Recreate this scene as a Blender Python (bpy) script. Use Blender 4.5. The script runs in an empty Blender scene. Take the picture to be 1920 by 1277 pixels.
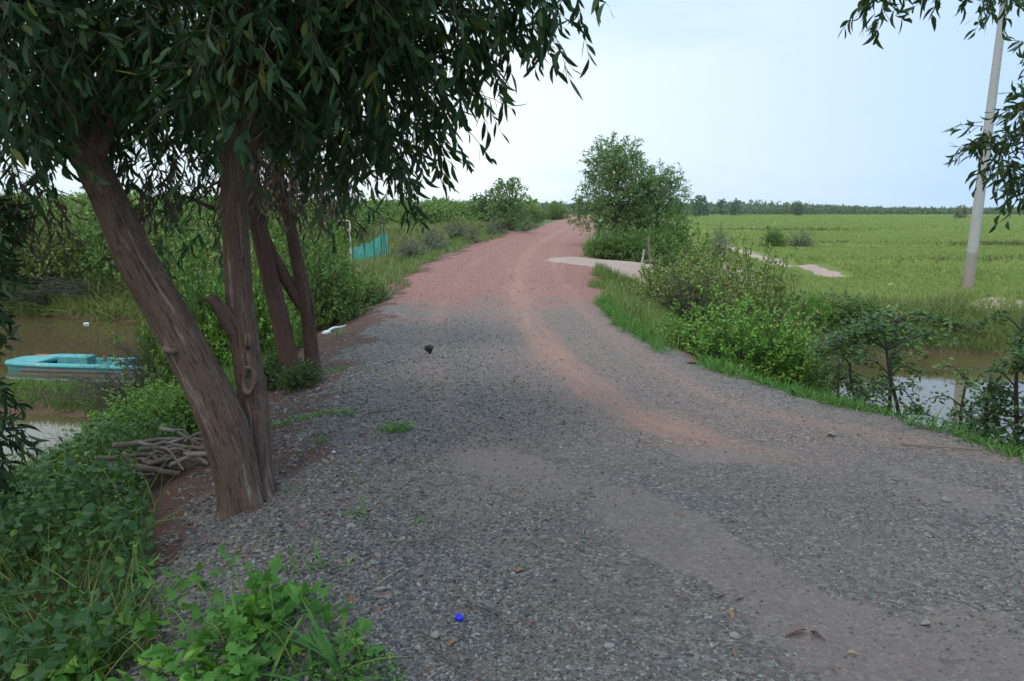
import bpy, math, random
import numpy as np

SC = bpy.context.scene
random.seed(7)
R = math.radians

# ------------------------------------------------------------------ camera
CAM = np.array([0.0, 0.0, 1.6])
FPX = 1493.3                                   # 28 mm on a 36 mm sensor, in photo pixels
PITCH = math.atan((638.5 - 388.0) / FPX)
cam = bpy.data.cameras.new('camera'); cam.lens = 28; cam.sensor_width = 36
cam.clip_start = 0.05; cam.clip_end = 9000
cob = bpy.data.objects.new('camera', cam); SC.collection.objects.link(cob)
cob.location = CAM; cob.rotation_euler = (math.pi / 2 - PITCH, 0, 0)
SC.camera = cob

# ------------------------------------------------------------------ world and sun
SUN_EL, SUN_AZ = R(58), R(215)
w = bpy.data.worlds.new('World'); SC.world = w; w.use_nodes = True
nt = w.node_tree; nt.nodes.clear()
def wn(t): return nt.nodes.new(t)
out = wn('ShaderNodeOutputWorld'); bg = wn('ShaderNodeBackground'); bg.inputs[1].default_value = 0.1
sky = wn('ShaderNodeTexSky'); sky.sky_type = 'NISHITA'; sky.sun_disc = False
sky.sun_elevation = SUN_EL; sky.sun_rotation = R(200); sky.dust_density = 2.0; sky.air_density = 1.0
tc = wn('ShaderNodeTexCoord')
mp = wn('ShaderNodeMapping'); mp.inputs['Scale'].default_value = (0.9, 0.9, 3.2); mp.inputs['Rotation'].default_value = (0.15, 0.28, 0.3)
no = wn('ShaderNodeTexNoise'); no.inputs['Scale'].default_value = 1.7; no.inputs['Detail'].default_value = 5; no.inputs['Roughness'].default_value = 0.5
rp = wn('ShaderNodeValToRGB'); rp.color_ramp.elements[0].position = 0.42; rp.color_ramp.elements[1].position = 0.57
rp.color_ramp.elements[0].color = (6.5, 8.6, 10.5, 1); rp.color_ramp.elements[1].color = (9.9, 10.8, 11.0, 1)
# the cloud veil thins out towards the east (right), where the air looks bluer
sx = wn('ShaderNodeSeparateXYZ')
mr = wn('ShaderNodeMapRange'); mr.inputs[1].default_value = -0.05; mr.inputs[2].default_value = 0.55; mr.inputs[3].default_value = 0.0; mr.inputs[4].default_value = 0.9
blue = wn('ShaderNodeMixRGB'); blue.inputs[2].default_value = (4.7, 7.0, 10.6, 1)
mx = wn('ShaderNodeMixRGB'); mx.inputs[0].default_value = 0.94
mz = wn('ShaderNodeMapRange'); mz.inputs[1].default_value = 0.35; mz.inputs[2].default_value = 0.9; mz.inputs[3].default_value = 1.0; mz.inputs[4].default_value = 1.6
mul = wn('ShaderNodeVectorMath'); mul.operation = 'SCALE'
L = nt.links.new
L(tc.outputs['Generated'], mp.inputs[0]); L(mp.outputs[0], no.inputs[0]); L(no.outputs[0], rp.inputs[0])
L(tc.outputs['Generated'], sx.inputs[0]); L(sx.outputs['X'], mr.inputs[0])
L(mr.outputs[0], blue.inputs[0]); L(rp.outputs[0], blue.inputs[1])
L(sky.outputs[0], mx.inputs[1]); L(blue.outputs[0], mx.inputs[2])
L(sx.outputs['Z'], mz.inputs[0]); L(mx.outputs[0], mul.inputs[0]); L(mz.outputs[0], mul.inputs['Scale'])
L(mul.outputs[0], bg.inputs[0]); L(bg.outputs[0], out.inputs[0])

sl = bpy.data.lights.new('sun', 'SUN'); sl.energy = 1.2; sl.angle = R(14); sl.color = (1.0, 0.96, 0.9)
so = bpy.data.objects.new('sun', sl); SC.collection.objects.link(so)
so.rotation_euler = (math.pi / 2 - SUN_EL, 0, R(-28))
SC.view_settings.view_transform = 'Standard'; SC.view_settings.look = 'None'
SC.view_settings.exposure = 0.11; SC.view_settings.gamma = 1.0; SC.view_settings.use_curve_mapping = False
HAZE = 0.0002
SC.cycles.max_bounces = 6; SC.cycles.volume_bounces = 2; SC.cycles.diffuse_bounces = 3; SC.cycles.glossy_bounces = 2
SC.cycles.transmission_bounces = 3; SC.cycles.transparent_max_bounces = 4
SC.cycles.use_adaptive_sampling = True; SC.cycles.adaptive_threshold = 0.015

# ------------------------------------------------------------------ pixel -> world
def ray(px, py):
    dx = (px - 960.0) / FPX; dy = (638.5 - py) / FPX
    cp, sp = math.cos(PITCH), math.sin(PITCH)
    return np.array([dx, cp + dy * sp, -sp + dy * cp])
def W(px, py, Y):
    d = ray(px, py); return CAM + d * (Y / d[1])
def G(px, py, z=0.0):
    d = ray(px, py); return CAM + d * ((z - CAM[2]) / d[2])

# ------------------------------------------------------------------ noise, polygons
def hsh(ix, iy, s):
    n = (ix.astype(np.int64) * 374761393 + iy.astype(np.int64) * 668265263 + s * 974711) & 0xffffffff
    n = ((n ^ (n >> 13)) * 1274126177) & 0xffffffff
    return ((n ^ (n >> 16)) & 0xffff) / 65535.0
def vn(x, y, s=0):
    x = np.asarray(x, float); y = np.asarray(y, float)
    ix = np.floor(x); iy = np.floor(y); fx = x - ix; fy = y - iy
    fx = fx * fx * (3 - 2 * fx); fy = fy * fy * (3 - 2 * fy)
    a = hsh(ix, iy, s); b = hsh(ix + 1, iy, s); c = hsh(ix, iy + 1, s); d = hsh(ix + 1, iy + 1, s)
    return (a + (b - a) * fx) * (1 - fy) + (c + (d - c) * fx) * fy
def fbm(x, y, s=0, o=4):
    t = 0; a = 0.5; f = 1.0
    for i in range(o):
        t = t + a * (vn(x * f, y * f, s + i * 17) - 0.5); a *= 0.5; f *= 2.1
    return t
def sst(a, b, x):
    t = np.clip((x - a) / (b - a), 0, 1); return t * t * (3 - 2 * t)
def segdist(x, y, P):
    """distance to polyline, signed lateral, arclength"""
    x = np.asarray(x, float); y = np.asarray(y, float)
    best = np.full(x.shape, 1e9); lat = np.zeros(x.shape); arc = np.zeros(x.shape); s0 = 0
    for (ax, ay), (bx, by) in zip(P[:-1], P[1:]):
        ex, ey = bx - ax, by - ay; l2 = ex * ex + ey * ey; l = math.sqrt(l2)
        t = np.clip(((x - ax) * ex + (y - ay) * ey) / l2, 0, 1)
        qx = x - ax - t * ex; qy = y - ay - t * ey
        d = np.sqrt(qx * qx + qy * qy); m = d < best
        best = np.where(m, d, best)
        lat = np.where(m, np.sign(ex * qy - ey * qx) * d, lat)
        arc = np.where(m, s0 + t * l, arc); s0 += l
    return best, lat, arc
def sdpoly(x, y, P):
    x = np.asarray(x, float); y = np.asarray(y, float)
    d = segdist(x, y, list(P) + [P[0]])[0]
    ins = np.zeros(x.shape, bool); n = len(P)
    for i in range(n):
        ax, ay = P[i]; bx, by = P[(i + 1) % n]
        c = ((ay > y) != (by > y)) & (x < (bx - ax) * (y - ay) / ((by - ay) if by != ay else 1e-9) + ax)
        ins ^= c
    return np.where(ins, -d, d)
def gp(L_, z=0.0): return [tuple(G(a, b, z)[:2]) for a, b in L_]

# ------------------------------------------------------------------ plan of the place (metres)
EL = [(-1.05, -8), (-1.0, 0), (-0.95, 1.6)] + gp([(560, 1180), (585, 1000), (600, 880), (620, 780), (650, 700), (690, 630), (735, 565), (800, 500), (890, 462), (1000, 430), (1045, 418), (1075, 408)])
ER = gp([(1108, 406), (1098, 418), (1090, 435), (1078, 462), (1072, 478), (1105, 500), (1112, 530), (1120, 560), (1165, 610), (1250, 662), (1380, 705), (1500, 742), (1700, 785), (1920, 855)])
EL.append((EL[-1][0] - 3, EL[-1][1] + 60))
ROAD = EL + [(ER[0][0] - 1, EL[-1][1] + 5)] + ER + [(5.5, 4.2), (9, 2.6), (18, -1), (18, -9)]
PATH = [G(1090, 488)[:2], G(1210, 490)[:2], (6.6, 25.2), (9.5, 27.5), (11.2, 30), tuple(G(1400, 462, -1.05)[:2]), ]
PATH = [tuple(G(1140, 488)[:2]), tuple(G(1180, 489)[:2]), tuple(G(1230, 492)[:2]), (6.2, 25.6), (8.6, 29.0), (9.0, 34.0), (9.6, 42)]
PATH2 = [tuple(G(a, b, -1.15)[:2]) for a, b in [(1335, 455), (1400, 472), (1455, 492), (1505, 508), (1560, 517)]]
TRACK = gp([(1103, 402), (1060, 428), (1000, 462), (975, 500), (970, 545), (995, 610), (1050, 680), (1130, 745), (1230, 795), (1330, 825), (1470, 855), (1700, 905), (1920, 950)])
PONDR = [(4.7, 12.5), (4.8, 9.8), (5.5, 7.7), (7.5, 6.1), (12, 4.7), (30, 3.5), (30, 18.0), (15, 18.6), (11.5, 19.4), (8.6, 20.0), (6.6, 19.6), (5.2, 17.5)]
PONDL = [(-34, 9.5), (-12, 9.6)] + [tuple(G(a, b, -2.0)[:2]) for a, b in [(60, 925), (215, 890), (330, 830), (345, 740), (345, 680), (330, 640), (290, 605), (100, 592)]] + [(-22, 26), (-34, 28)]
LANDR, LANDL, WZ = -1.2, -1.0, -2.0
TRB = (G(440, 955, -0.30))                     # foot of the nearest tree
SPIT = [tuple(G(40, 742, -1.9)[:2]), tuple(G(190, 748, -1.9)[:2]), tuple(G(320, 760, -1.9)[:2])]

def H(x, y, micro=True):
    x = np.asarray(x, float); y = np.asarray(y, float)
    d = sdpoly(x, y, ROAD)
    d = d + 0.35 * fbm(x * 0.9, y * 0.9, 3) * sst(0, 1, np.abs(d))
    side = sst(-1, 3, x - 1.0 - 0.06 * y)
    land = (LANDL - .75 * (1 - sst(13, 20, y))) * (1 - side) + LANDR * side
    far = sst(22, 45, y) * (1 - side)
    land = land * (1 - far) + (-0.65) * far
    wdt = 4.2 * (1 - side) + 3.6 * side + 3.0 * sst(20, 40, y)
    nr = side * (1 - sst(9.5, 14, y)); wdt = wdt * (1 - nr) + 1.9 * nr
    t = np.clip(d / wdt, 0, 1)
    prof = t ** 1.25 * (1 - side) + (sst(0, 1, t) * (1 - nr) + (1 - (1 - t) ** 1.7) * nr) * side
    land = land + 0.25 * fbm(x * 0.16, y * 0.16, 11) * (1 - sst(8, 14, x) * 0.75) * sst(0.5, 4, d)
    h = land * prof
    h = h - 0.012 * d * 0 + 0.02 * fbm(x * 1.1, y * 1.1, 5) * sst(-6, 0.5, d)
    qp = segdist(x, y, PATH)[0]; h = h * (1 - .93 * np.exp(-(qp / 1.6) ** 2) * sst(8.5, 5.5, x) * (x > 1))
    # raised earth heaps left of the road
    for (cx, cy, r, a) in [(-6.0, 38, 3.0, 0.9), (-3.2, 47, 3.4, 0.7), (-9.5, 44, 4, 0.8)]:
        h = h + a * np.exp(-((x - cx) ** 2 + (y - cy) ** 2) / r ** 2)
    # mound by the pole, low green mounds by the path
    for (cx, cy, r, a) in [(13.4, 21.9, 1.2, 0.5), (13.4, 34.5, 1.8, 0.35), (16.3, 33.0, 2.0, 0.35), (18.0, 31.3, 1.5, 0.3)]:
        h = h + a * np.exp(-((x - cx) ** 2 + ((y - cy) * 1.3) ** 2) / r ** 2)
    # bunds across the rice fields
    for yb in (40, 56, 58.5, 92):
        yy = yb + 1.2 * fbm(x * 0.05, x * 0.02 + yb, 9) + 0.03 * x
        h = h + 0.22 * np.exp(-((y - yy) / 0.55) ** 2) * sst(11, 14, x)
    dp = np.minimum(sdpoly(x, y, PONDR), sdpoly(x, y, PONDL)) + 0.5 * fbm(x * 0.8, y * 0.8, 21)
    kb = .85 - .45 * sst(15, 18, y) * (x > 0); hp = WZ + np.where(dp > 0, kb * dp, 0.5 * dp); hp = np.maximum(hp, -2.7)
    k = 0.12
    h = -k * np.log(np.exp(-np.clip(h, -4, 4) / k) + np.exp(-np.clip(hp, -4, 4) / k))
    ds = segdist(x, y, SPIT)[0]
    h = np.maximum(h, WZ + 0.12 - 0.3 * (ds - 0.45) + 0.15 * fbm(x * 2, y * 2, 8))
    if micro:
        near = 1 - sst(9, 20, y)
        h = h + near * (0.028 * fbm(x * 5, y * 5, 31, 3) * sst(-0.6, 0.4, d) + 0.010 * fbm(x * 7, y * 7, 33, 3))
    # old pavement lip: the gravel layer ends in a little step
    q, lat, _ = segdist(x, y, LIP)
    h = h - 0.022 * (sst(-0.03, 0.03, -lat) - 0.5 * sst(-0.1, 1.2, -lat)) * (q < 1.2) * sst(0, 0.2, -d) 
    return h
LIP = gp([(880, 850), (960, 842), (1060, 832), (1150, 824), (1300, 826), (1450, 822), (1600, 818), (1700, 822)])
def Hs(x, y): return float(H(np.array([x]), np.array([y]))[0])
def P(px, py, y0=1.5, y1=400):
    d = ray(px, py); ts = np.exp(np.linspace(math.log(y0), math.log(y1), 900)) / d[1]
    X = CAM[0] + d[0] * ts; Y = CAM[1] + d[1] * ts; Z = CAM[2] + d[2] * ts
    hh = H(X, Y); m = np.nonzero(Z < hh)[0]
    i = m[0] if len(m) else len(ts) - 1
    return np.array([X[i], Y[i], hh[i]])

# ------------------------------------------------------------------ mesh helpers
def mesh(name, V, faces, mat=None, smooth=True, attrs=None):
    """V (N,3); faces: list of (M,k) int arrays"""
    me = bpy.data.meshes.new(name); V = np.ascontiguousarray(V, np.float32)
    me.vertices.add(len(V)); me.vertices.foreach_set('co', V.ravel())
    faces = [np.asarray(f, np.int32) for f in faces if len(f)]
    li = np.concatenate([f.ravel() for f in faces]); tot = np.concatenate([np.full(len(f), f.shape[1], np.int32) for f in faces])
    st = np.concatenate([[0], np.cumsum(tot)[:-1]]).astype(np.int32)
    me.loops.add(len(li)); me.loops.foreach_set('vertex_index', li)
    me.polygons.add(len(tot)); me.polygons.foreach_set('loop_start', st)
    try: me.polygons.foreach_set('loop_total', tot)
    except Exception: pass
    me.update(calc_edges=True)
    me.polygons.foreach_set('use_smooth', np.full(len(tot), smooth, bool))
    for k, a in (attrs or {}).items():
        a = np.ascontiguousarray(a, np.float32)
        if a.ndim == 2 and a.shape[1] == 4:
            at = me.attributes.new(k, 'FLOAT_COLOR', 'POINT'); at.data.foreach_set('color', a.ravel())
        elif a.ndim == 2:
            at = me.attributes.new(k, 'FLOAT_VECTOR', 'POINT'); at.data.foreach_set('vector', a.ravel())
        else:
            at = me.attributes.new(k, 'FLOAT', 'POINT'); at.data.foreach_set('value', a.ravel())
    if mat: me.materials.append(mat)
    me.validate(); return me
def link(name, me, parent=None, loc=None):
    o = bpy.data.objects.new(name, me); SC.collection.objects.link(o)
    if parent is not None: o.parent = parent
    if loc is not None: o.location = loc
    return o
def tag(o, label, cat, group=None, kind=None):
    if label: o['label'] = label
    if cat: o['category'] = cat
    if group: o['group'] = group
    if kind: o['kind'] = kind
    return o
def empty(name, loc, label, cat, group=None, rz=0.0):
    o = bpy.data.objects.new(name, None); SC.collection.objects.link(o)
    o.location = loc; o.rotation_euler = (0, 0, rz); o.empty_display_size = 0.1
    return tag(o, label, cat, group)
def copy_tree(o, parent=None):
    c = o.copy(); SC.collection.objects.link(c)
    if parent is not None: c.parent = parent
    for ch in [k for k in ALLCH.get(o.name, [])]:
        copy_tree(ch, c)
    return c
ALLCH = {}
def part(name, me, parent):
    o = link(name, me, parent); ALLCH.setdefault(parent.name, []).append(o); return o

class MB:
    def __init__(s): s.v = []; s.f = {}; s.n = 0; s.uv = []
    def add(s, V, F, uv=None):
        V = np.asarray(V, float).reshape(-1, 3)
        if len(V) == 0: return
        s.v.append(V); s.uv.append(np.zeros((len(V), 3)) if uv is None else np.asarray(uv, float))
        F = np.asarray(F)
        s.f.setdefault(F.shape[1], []).append(F + s.n); s.n += len(V)
    def addmulti(s, V, Fs, uv=None):
        V = np.asarray(V, float); s.v.append(V); s.uv.append(np.zeros((len(V), 3)) if uv is None else np.asarray(uv, float))
        for F in Fs:
            F = np.asarray(F); s.f.setdefault(F.shape[1], []).append(F + s.n)
        s.n += len(V)
    def mesh(s, name, mat, smooth=True, off=None):
        V = np.concatenate(s.v)
        if off is not None: V = V - np.asarray(off)
        return mesh(name, V, [np.concatenate(x) for x in s.f.values()], mat, smooth, {'tuv': np.concatenate(s.uv)})

def merge(a, b):
    if not b.v: return
    for V_, U_ in zip(b.v, b.uv): a.v.append(V_); a.uv.append(U_)
    for k_, L_ in b.f.items(): a.f.setdefault(k_, []).extend([f_ + a.n for f_ in L_])
    a.n += b.n
def norm(a): return a / np.maximum(np.linalg.norm(a, axis=-1, keepdims=True), 1e-9)
def spline(pts, n):
    """Catmull-Rom through pts (K,m) -> (n,m)"""
    p = np.asarray(pts, float); K = len(p)
    if K == 2: return p[0] + (p[1] - p[0]) * np.linspace(0, 1, n)[:, None]
    e = np.vstack([2 * p[0] - p[1], p, 2 * p[-1] - p[-2]])
    t = np.linspace(0, K - 1 - 1e-6, n); i = t.astype(int); f = (t - i)[:, None]
    a, b, c, d = e[i], e[i + 1], e[i + 2], e[i + 3]
    return 0.5 * (2 * b + (c - a) * f + (2 * a - 5 * b + 4 * c - d) * f * f + (3 * b - a - 3 * c + d) * f ** 3)
def tube(mb, pts, rad, seg=8, bump=0.0, seed=0, cap=True, flare=None):
    pts = np.asarray(pts, float); K = len(pts); rad = np.broadcast_to(np.asarray(rad, float), (K,))
    T = norm(np.gradient(pts, axis=0))
    ref = np.array([0.31, 0.83, 0.46]) if abs(T[0] @ np.array([0, 0, 1])) > 0.7 else np.array([0, 0, 1.0])
    A = norm(np.cross(T, ref)); B = np.cross(T, A)
    ang = np.linspace(0, 2 * math.pi, seg, endpoint=False)
    s = np.concatenate([[0], np.cumsum(np.linalg.norm(np.diff(pts, axis=0), axis=1))])
    AA, SS = np.meshgrid(ang, s)
    r = rad[:, None] * np.ones_like(AA)
    if bump: 
        r = r * (1 + bump * 2 * (vn(np.cos(AA) * 1.7 + 5 + seed, np.sin(AA) * 1.7 + SS * 3.1, seed) - 0.5)
                 + bump * 0.8 * (vn(AA * 3.2, SS * 9, seed + 5) - 0.5))
    if flare is not None: r = r * flare(AA, SS)
    V = pts[:, None] + r[..., None] * (np.cos(AA)[..., None] * A[:, None] + np.sin(AA)[..., None] * B[:, None])
    V = V.reshape(-1, 3)
    i = np.arange(K - 1)[:, None] * seg; j = np.arange(seg)[None]
    F = np.stack([i + j, i + (j + 1) % seg, i + seg + (j + 1) % seg, i + seg + j], -1).reshape(-1, 4)
    uv = np.stack([np.cos(AA) * rad.mean() * 2, np.sin(AA) * rad.mean() * 2, SS], -1).reshape(-1, 3)
    uv[:, :2] += seed * 0.37
    if cap and K > 2:
        V = np.vstack([V, pts[0], pts[-1]]); uv = np.vstack([uv, uv[0], uv[-1]])
        n0 = K * seg; jj = np.arange(seg)
        tri = np.vstack([np.stack([np.full(seg, n0), (jj + 1) % seg, jj], 1),
                         np.stack([np.full(seg, n0 + 1), (K - 1) * seg + jj, (K - 1) * seg + (jj + 1) % seg], 1)])
        mb.addmulti(V, [F, tri], uv)
    else: mb.add(V, F, uv)

def tubes_batch(mb, A, B, sag, r0, r1, rings=4, seg=3):
    """many thin twigs at once from A to B (N,3), sagging"""
    N = len(A); t = np.linspace(0, 1, rings)
    P_ = A[:, None] + (B - A)[:, None] * t[None, :, None]
    P_[..., 2] += -sag[:, None] * 4 * t * (1 - t) * -1
    T = norm(B - A); ref = np.where(np.abs(T[:, 2:3]) > 0.8, [[1.0, 0, 0]], [[0, 0, 1.0]])
    X = norm(np.cross(T, ref)); Y = np.cross(T, X)
    a = np.linspace(0, 2 * math.pi, seg, endpoint=False)
    r = (r0[:, None] * (1 - t) + r1[:, None] * t)[:, :, None, None]
    V = P_[:, :, None] + r * (np.cos(a)[None, None, :, None] * X[:, None, None] + np.sin(a)[None, None, :, None] * Y[:, None, None])
    i = np.arange(rings - 1)[:, None] * seg; j = np.arange(seg)[None]
    F = np.stack([i + j, i + (j + 1) % seg, i + seg + (j + 1) % seg, i + seg + j], -1).reshape(-1, 4)
    F = (F[None] + (np.arange(N) * rings * seg)[:, None, None]).reshape(-1, 4)
    mb.add(V.reshape(-1, 3), F)

PROF = {
    'sickle': [(0, .12), (.18, .62), (.42, 1.0), (.7, .8), (.9, .35), (1, .03)],
    'oval': [(0, .1), (.25, .85), (.55, 1.0), (.82, .6), (1, .05)],
    'blade': [(0, .8), (.35, 1.0), (.7, .7), (1, .04)],
    'heart': [(-.12, .35), (.0, .95), (.28, 1.0), (.6, .62), (.85, .25), (1, .02)],
    'lobed': [(-.08, .55), (.1, .95), (.28, .55), (.42, 1.05), (.55, .45), (.75, .42), (1, .03)],
    'small': [(0, .3), (.5, 1.0), (1, .1)],
    'diamond': [(0, .15), (.45, 1.0), (1, .05)],
}
RNG = np.random.default_rng(11)
def leaves(mb, P0, D, Sd, Ln, Wd, prof='oval', curve=0.0, droop=0.0, fold=0.0):
    """batch of leaves. P0 origin, D direction, Sd rough side; all (N,3)."""
    N = len(P0)
    if N == 0: return
    pr = PROF[prof]; t = np.array([a for a, b in pr]); hw = np.array([b for a, b in pr]) * 0.5
    D = norm(D); S = norm(Sd - (Sd * D).sum(1, keepdims=True) * D); Nn = np.cross(D, S)
    Ln = np.broadcast_to(Ln, (N,)); Wd = np.broadcast_to(Wd, (N,))
    curve = np.broadcast_to(curve, (N,)); droop = np.broadcast_to(droop, (N,))
    C = P0[:, None] + D[:, None] * (Ln[:, None] * t)[..., None]
    C = C + S[:, None] * ((curve * Ln)[:, None] * (t - t * t) * 4)[..., None]
    C = C + Nn[:, None] * (-(droop * Ln)[:, None] * t * t)[..., None]
    Wv = S[:, None] * (Wd[:, None] * hw)[..., None]
    K = len(t)
    if fold:
        up = Nn[:, None] * (Wd[:, None] * hw * fold)[..., None]
        V = np.stack([C - Wv + up, C, C + Wv + up], 2).reshape(-1, 3)
        i = np.arange(K - 1) * 3
        F = np.concatenate([np.stack([i, i + 1, i + 4, i + 3], 1), np.stack([i + 1, i + 2, i + 5, i + 4], 1)])
        n = K * 3
    else:
        V = np.stack([C - Wv, C + Wv], 2).reshape(-1, 3)
        i = np.arange(K - 1) * 2; F = np.stack([i, i + 1, i + 3, i + 2], 1); n = K * 2
    F = (F[None] + (np.arange(N) * n)[:, None, None]).reshape(-1, 4)
    mb.add(V, F)
def rv(n, z=1.0):
    v = RNG.normal(size=(n, 3)); v[:, 2] *= z; return norm(v)

def stones(P0, S, rng):
    """irregular stones: squashed jittered icosahedra -> V, F"""
    g = (1 + 5 ** .5) / 2
    b = np.array([[-1, g, 0], [1, g, 0], [-1, -g, 0], [1, -g, 0], [0, -1, g], [0, 1, g], [0, -1, -g], [0, 1, -g], [g, 0, -1], [g, 0, 1], [-g, 0, -1], [-g, 0, 1]]) / 1.9
    f = np.array([[0, 11, 5], [0, 5, 1], [0, 1, 7], [0, 7, 10], [0, 10, 11], [1, 5, 9], [5, 11, 4], [11, 10, 2], [10, 7, 6], [7, 1, 8], [3, 9, 4], [3, 4, 2], [3, 2, 6], [3, 6, 8], [3, 8, 9], [4, 9, 5], [2, 4, 11], [6, 2, 10], [8, 6, 7], [9, 8, 1]])
    N = len(P0); V = b[None] + rng.normal(size=(N, 12, 3)) * 0.2
    sc = np.stack([rng.uniform(.8, 1.3, N), rng.uniform(.6, 1.0, N), rng.uniform(.4, .75, N)], 1)
    V = V * sc[:, None]; a = rng.uniform(0, 6.28, N); c, s = np.cos(a)[:, None], np.sin(a)[:, None]
    x, y = V[..., 0] * c - V[..., 1] * s, V[..., 0] * s + V[..., 1] * c
    tl = rng.normal(size=(N, 2)) * .25
    z = V[..., 2] + x * tl[:, :1] + y * tl[:, 1:]
    V = np.stack([x, y, z], -1) * S[:, None, None] + P0[:, None]
    F = (f[None] + (np.arange(N) * 12)[:, None, None]).reshape(-1, 3)
    return V.reshape(-1, 3), F

# ------------------------------------------------------------------ materials
class NG:
    def __init__(s, name):
        s.m = bpy.data.materials.new(name); s.m.use_nodes = True; s.t = s.m.node_tree; s.t.nodes.clear()
        s.out = s.n('ShaderNodeOutputMaterial')
    def n(s, t, **k):
        x = s.t.nodes.new(t)
        for a, b in k.items(): setattr(x, a, b)
        return x
    def inp(s, sock, v):
        if isinstance(v, bpy.types.NodeSocket): s.t.links.new(v, sock)
        elif v is not None: sock.default_value = v
    def noise(s, vec, scale, detail=3, rough=.55):
        x = s.n('ShaderNodeTexNoise'); s.inp(x.inputs['Vector'], vec); x.inputs['Scale'].default_value = scale
        x.inputs['Detail'].default_value = detail; x.inputs['Roughness'].default_value = rough; return x.outputs[0]
    def ramp(s, f, stops):
        x = s.n('ShaderNodeValToRGB'); e = x.color_ramp.elements
        for i, (p, c) in enumerate(stops):
            q = e[i] if i < 2 else e.new(p)
            q.position = p; q.color = (c, c, c, 1) if isinstance(c, (int, float)) else (*c, 1)
        s.inp(x.inputs[0], f); return x.outputs[0]
    def mix(s, f, a, b, mode='MIX'):
        x = s.n('ShaderNodeMixRGB', blend_type=mode); s.inp(x.inputs[0], f)
        s.inp(x.inputs[1], a if isinstance(a, bpy.types.NodeSocket) else (*a, 1))
        s.inp(x.inputs[2], b if isinstance(b, bpy.types.NodeSocket) else (*b, 1)); return x.outputs[0]
    def math(s, op, a, b=None, c=None, clamp=False):
        x = s.n('ShaderNodeMath', operation=op, use_clamp=clamp); s.inp(x.inputs[0], a)
        if b is not None: s.inp(x.inputs[1], b)
        if c is not None: s.inp(x.inputs[2], c)
        return x.outputs[0]
    def attr(s, name): return s.n('ShaderNodeAttribute', attribute_name=name)
    def sep(s, v): x = s.n('ShaderNodeSeparateXYZ'); s.inp(x.inputs[0], v); return x.outputs
    def comb(s, x_, y_, z_):
        x = s.n('ShaderNodeCombineXYZ'); s.inp(x.inputs[0], x_); s.inp(x.inputs[1], y_); s.inp(x.inputs[2], z_); return x.outputs[0]
    def pos(s): return s.n('ShaderNodeNewGeometry').outputs['Position']
    def obj(s): return s.n('ShaderNodeTexCoord').outputs['Object']
    def island(s): return s.n('ShaderNodeNewGeometry').outputs['Random Per Island']
    def bump(s, h, strength=.5, dist=.01, nrm=None):
        x = s.n('ShaderNodeBump'); x.inputs['Strength'].default_value = strength; x.inputs['Distance'].default_value = dist
        s.inp(x.inputs['Height'], h)
        if nrm is not None: s.inp(x.inputs['Normal'], nrm)
        return x.outputs[0]
    def bsdf(s, color, rough=.7, nrm=None, spec=.5, metallic=0, **k):
        x = s.n('ShaderNodeBsdfPrincipled'); s.inp(x.inputs['Base Color'], color if isinstance(color, bpy.types.NodeSocket) else (*color, 1))
        s.inp(x.inputs['Roughness'], rough); x.inputs['Metallic'].default_value = metallic
        s.inp(x.inputs['Specular IOR Level'], spec)
        if nrm is not None: s.inp(x.inputs['Normal'], nrm)
        return x
    def done(s, sh):
        s.t.links.new(sh.outputs[0] if hasattr(sh, 'outputs') else sh, s.out.inputs[0]); return s.m

def foliage(name, c1, c2, c3=None, f3=.06, rough=.5, trans=.3, patch=1.2, spec=.4):
    g = NG(name); r = g.island()
    n = g.noise(g.pos(), patch, 2)
    f = g.math('ADD', g.math('MULTIPLY', r, .6), g.math('MULTIPLY', g.math('SUBTRACT', n, .3), .9), clamp=True)
    col = g.mix(f, c1, c2)
    if c3: col = g.mix(g.math('GREATER_THAN', g.math('FRACT', g.math('MULTIPLY', r, 37.7)), 1 - f3), col, c3)
    b = g.bsdf(col, rough, spec=spec)
    tr = g.n('ShaderNodeBsdfTranslucent'); g.inp(tr.inputs[0], g.mix(.5, col, (0.16, 0.26, 0.02), 'MIX') if trans > .2 else col)
    mxs = g.n('ShaderNodeMixShader'); mxs.inputs[0].default_value = trans
    g.t.links.new(b.outputs[0], mxs.inputs[1]); g.t.links.new(tr.outputs[0], mxs.inputs[2])
    return g.done(mxs)
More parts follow.
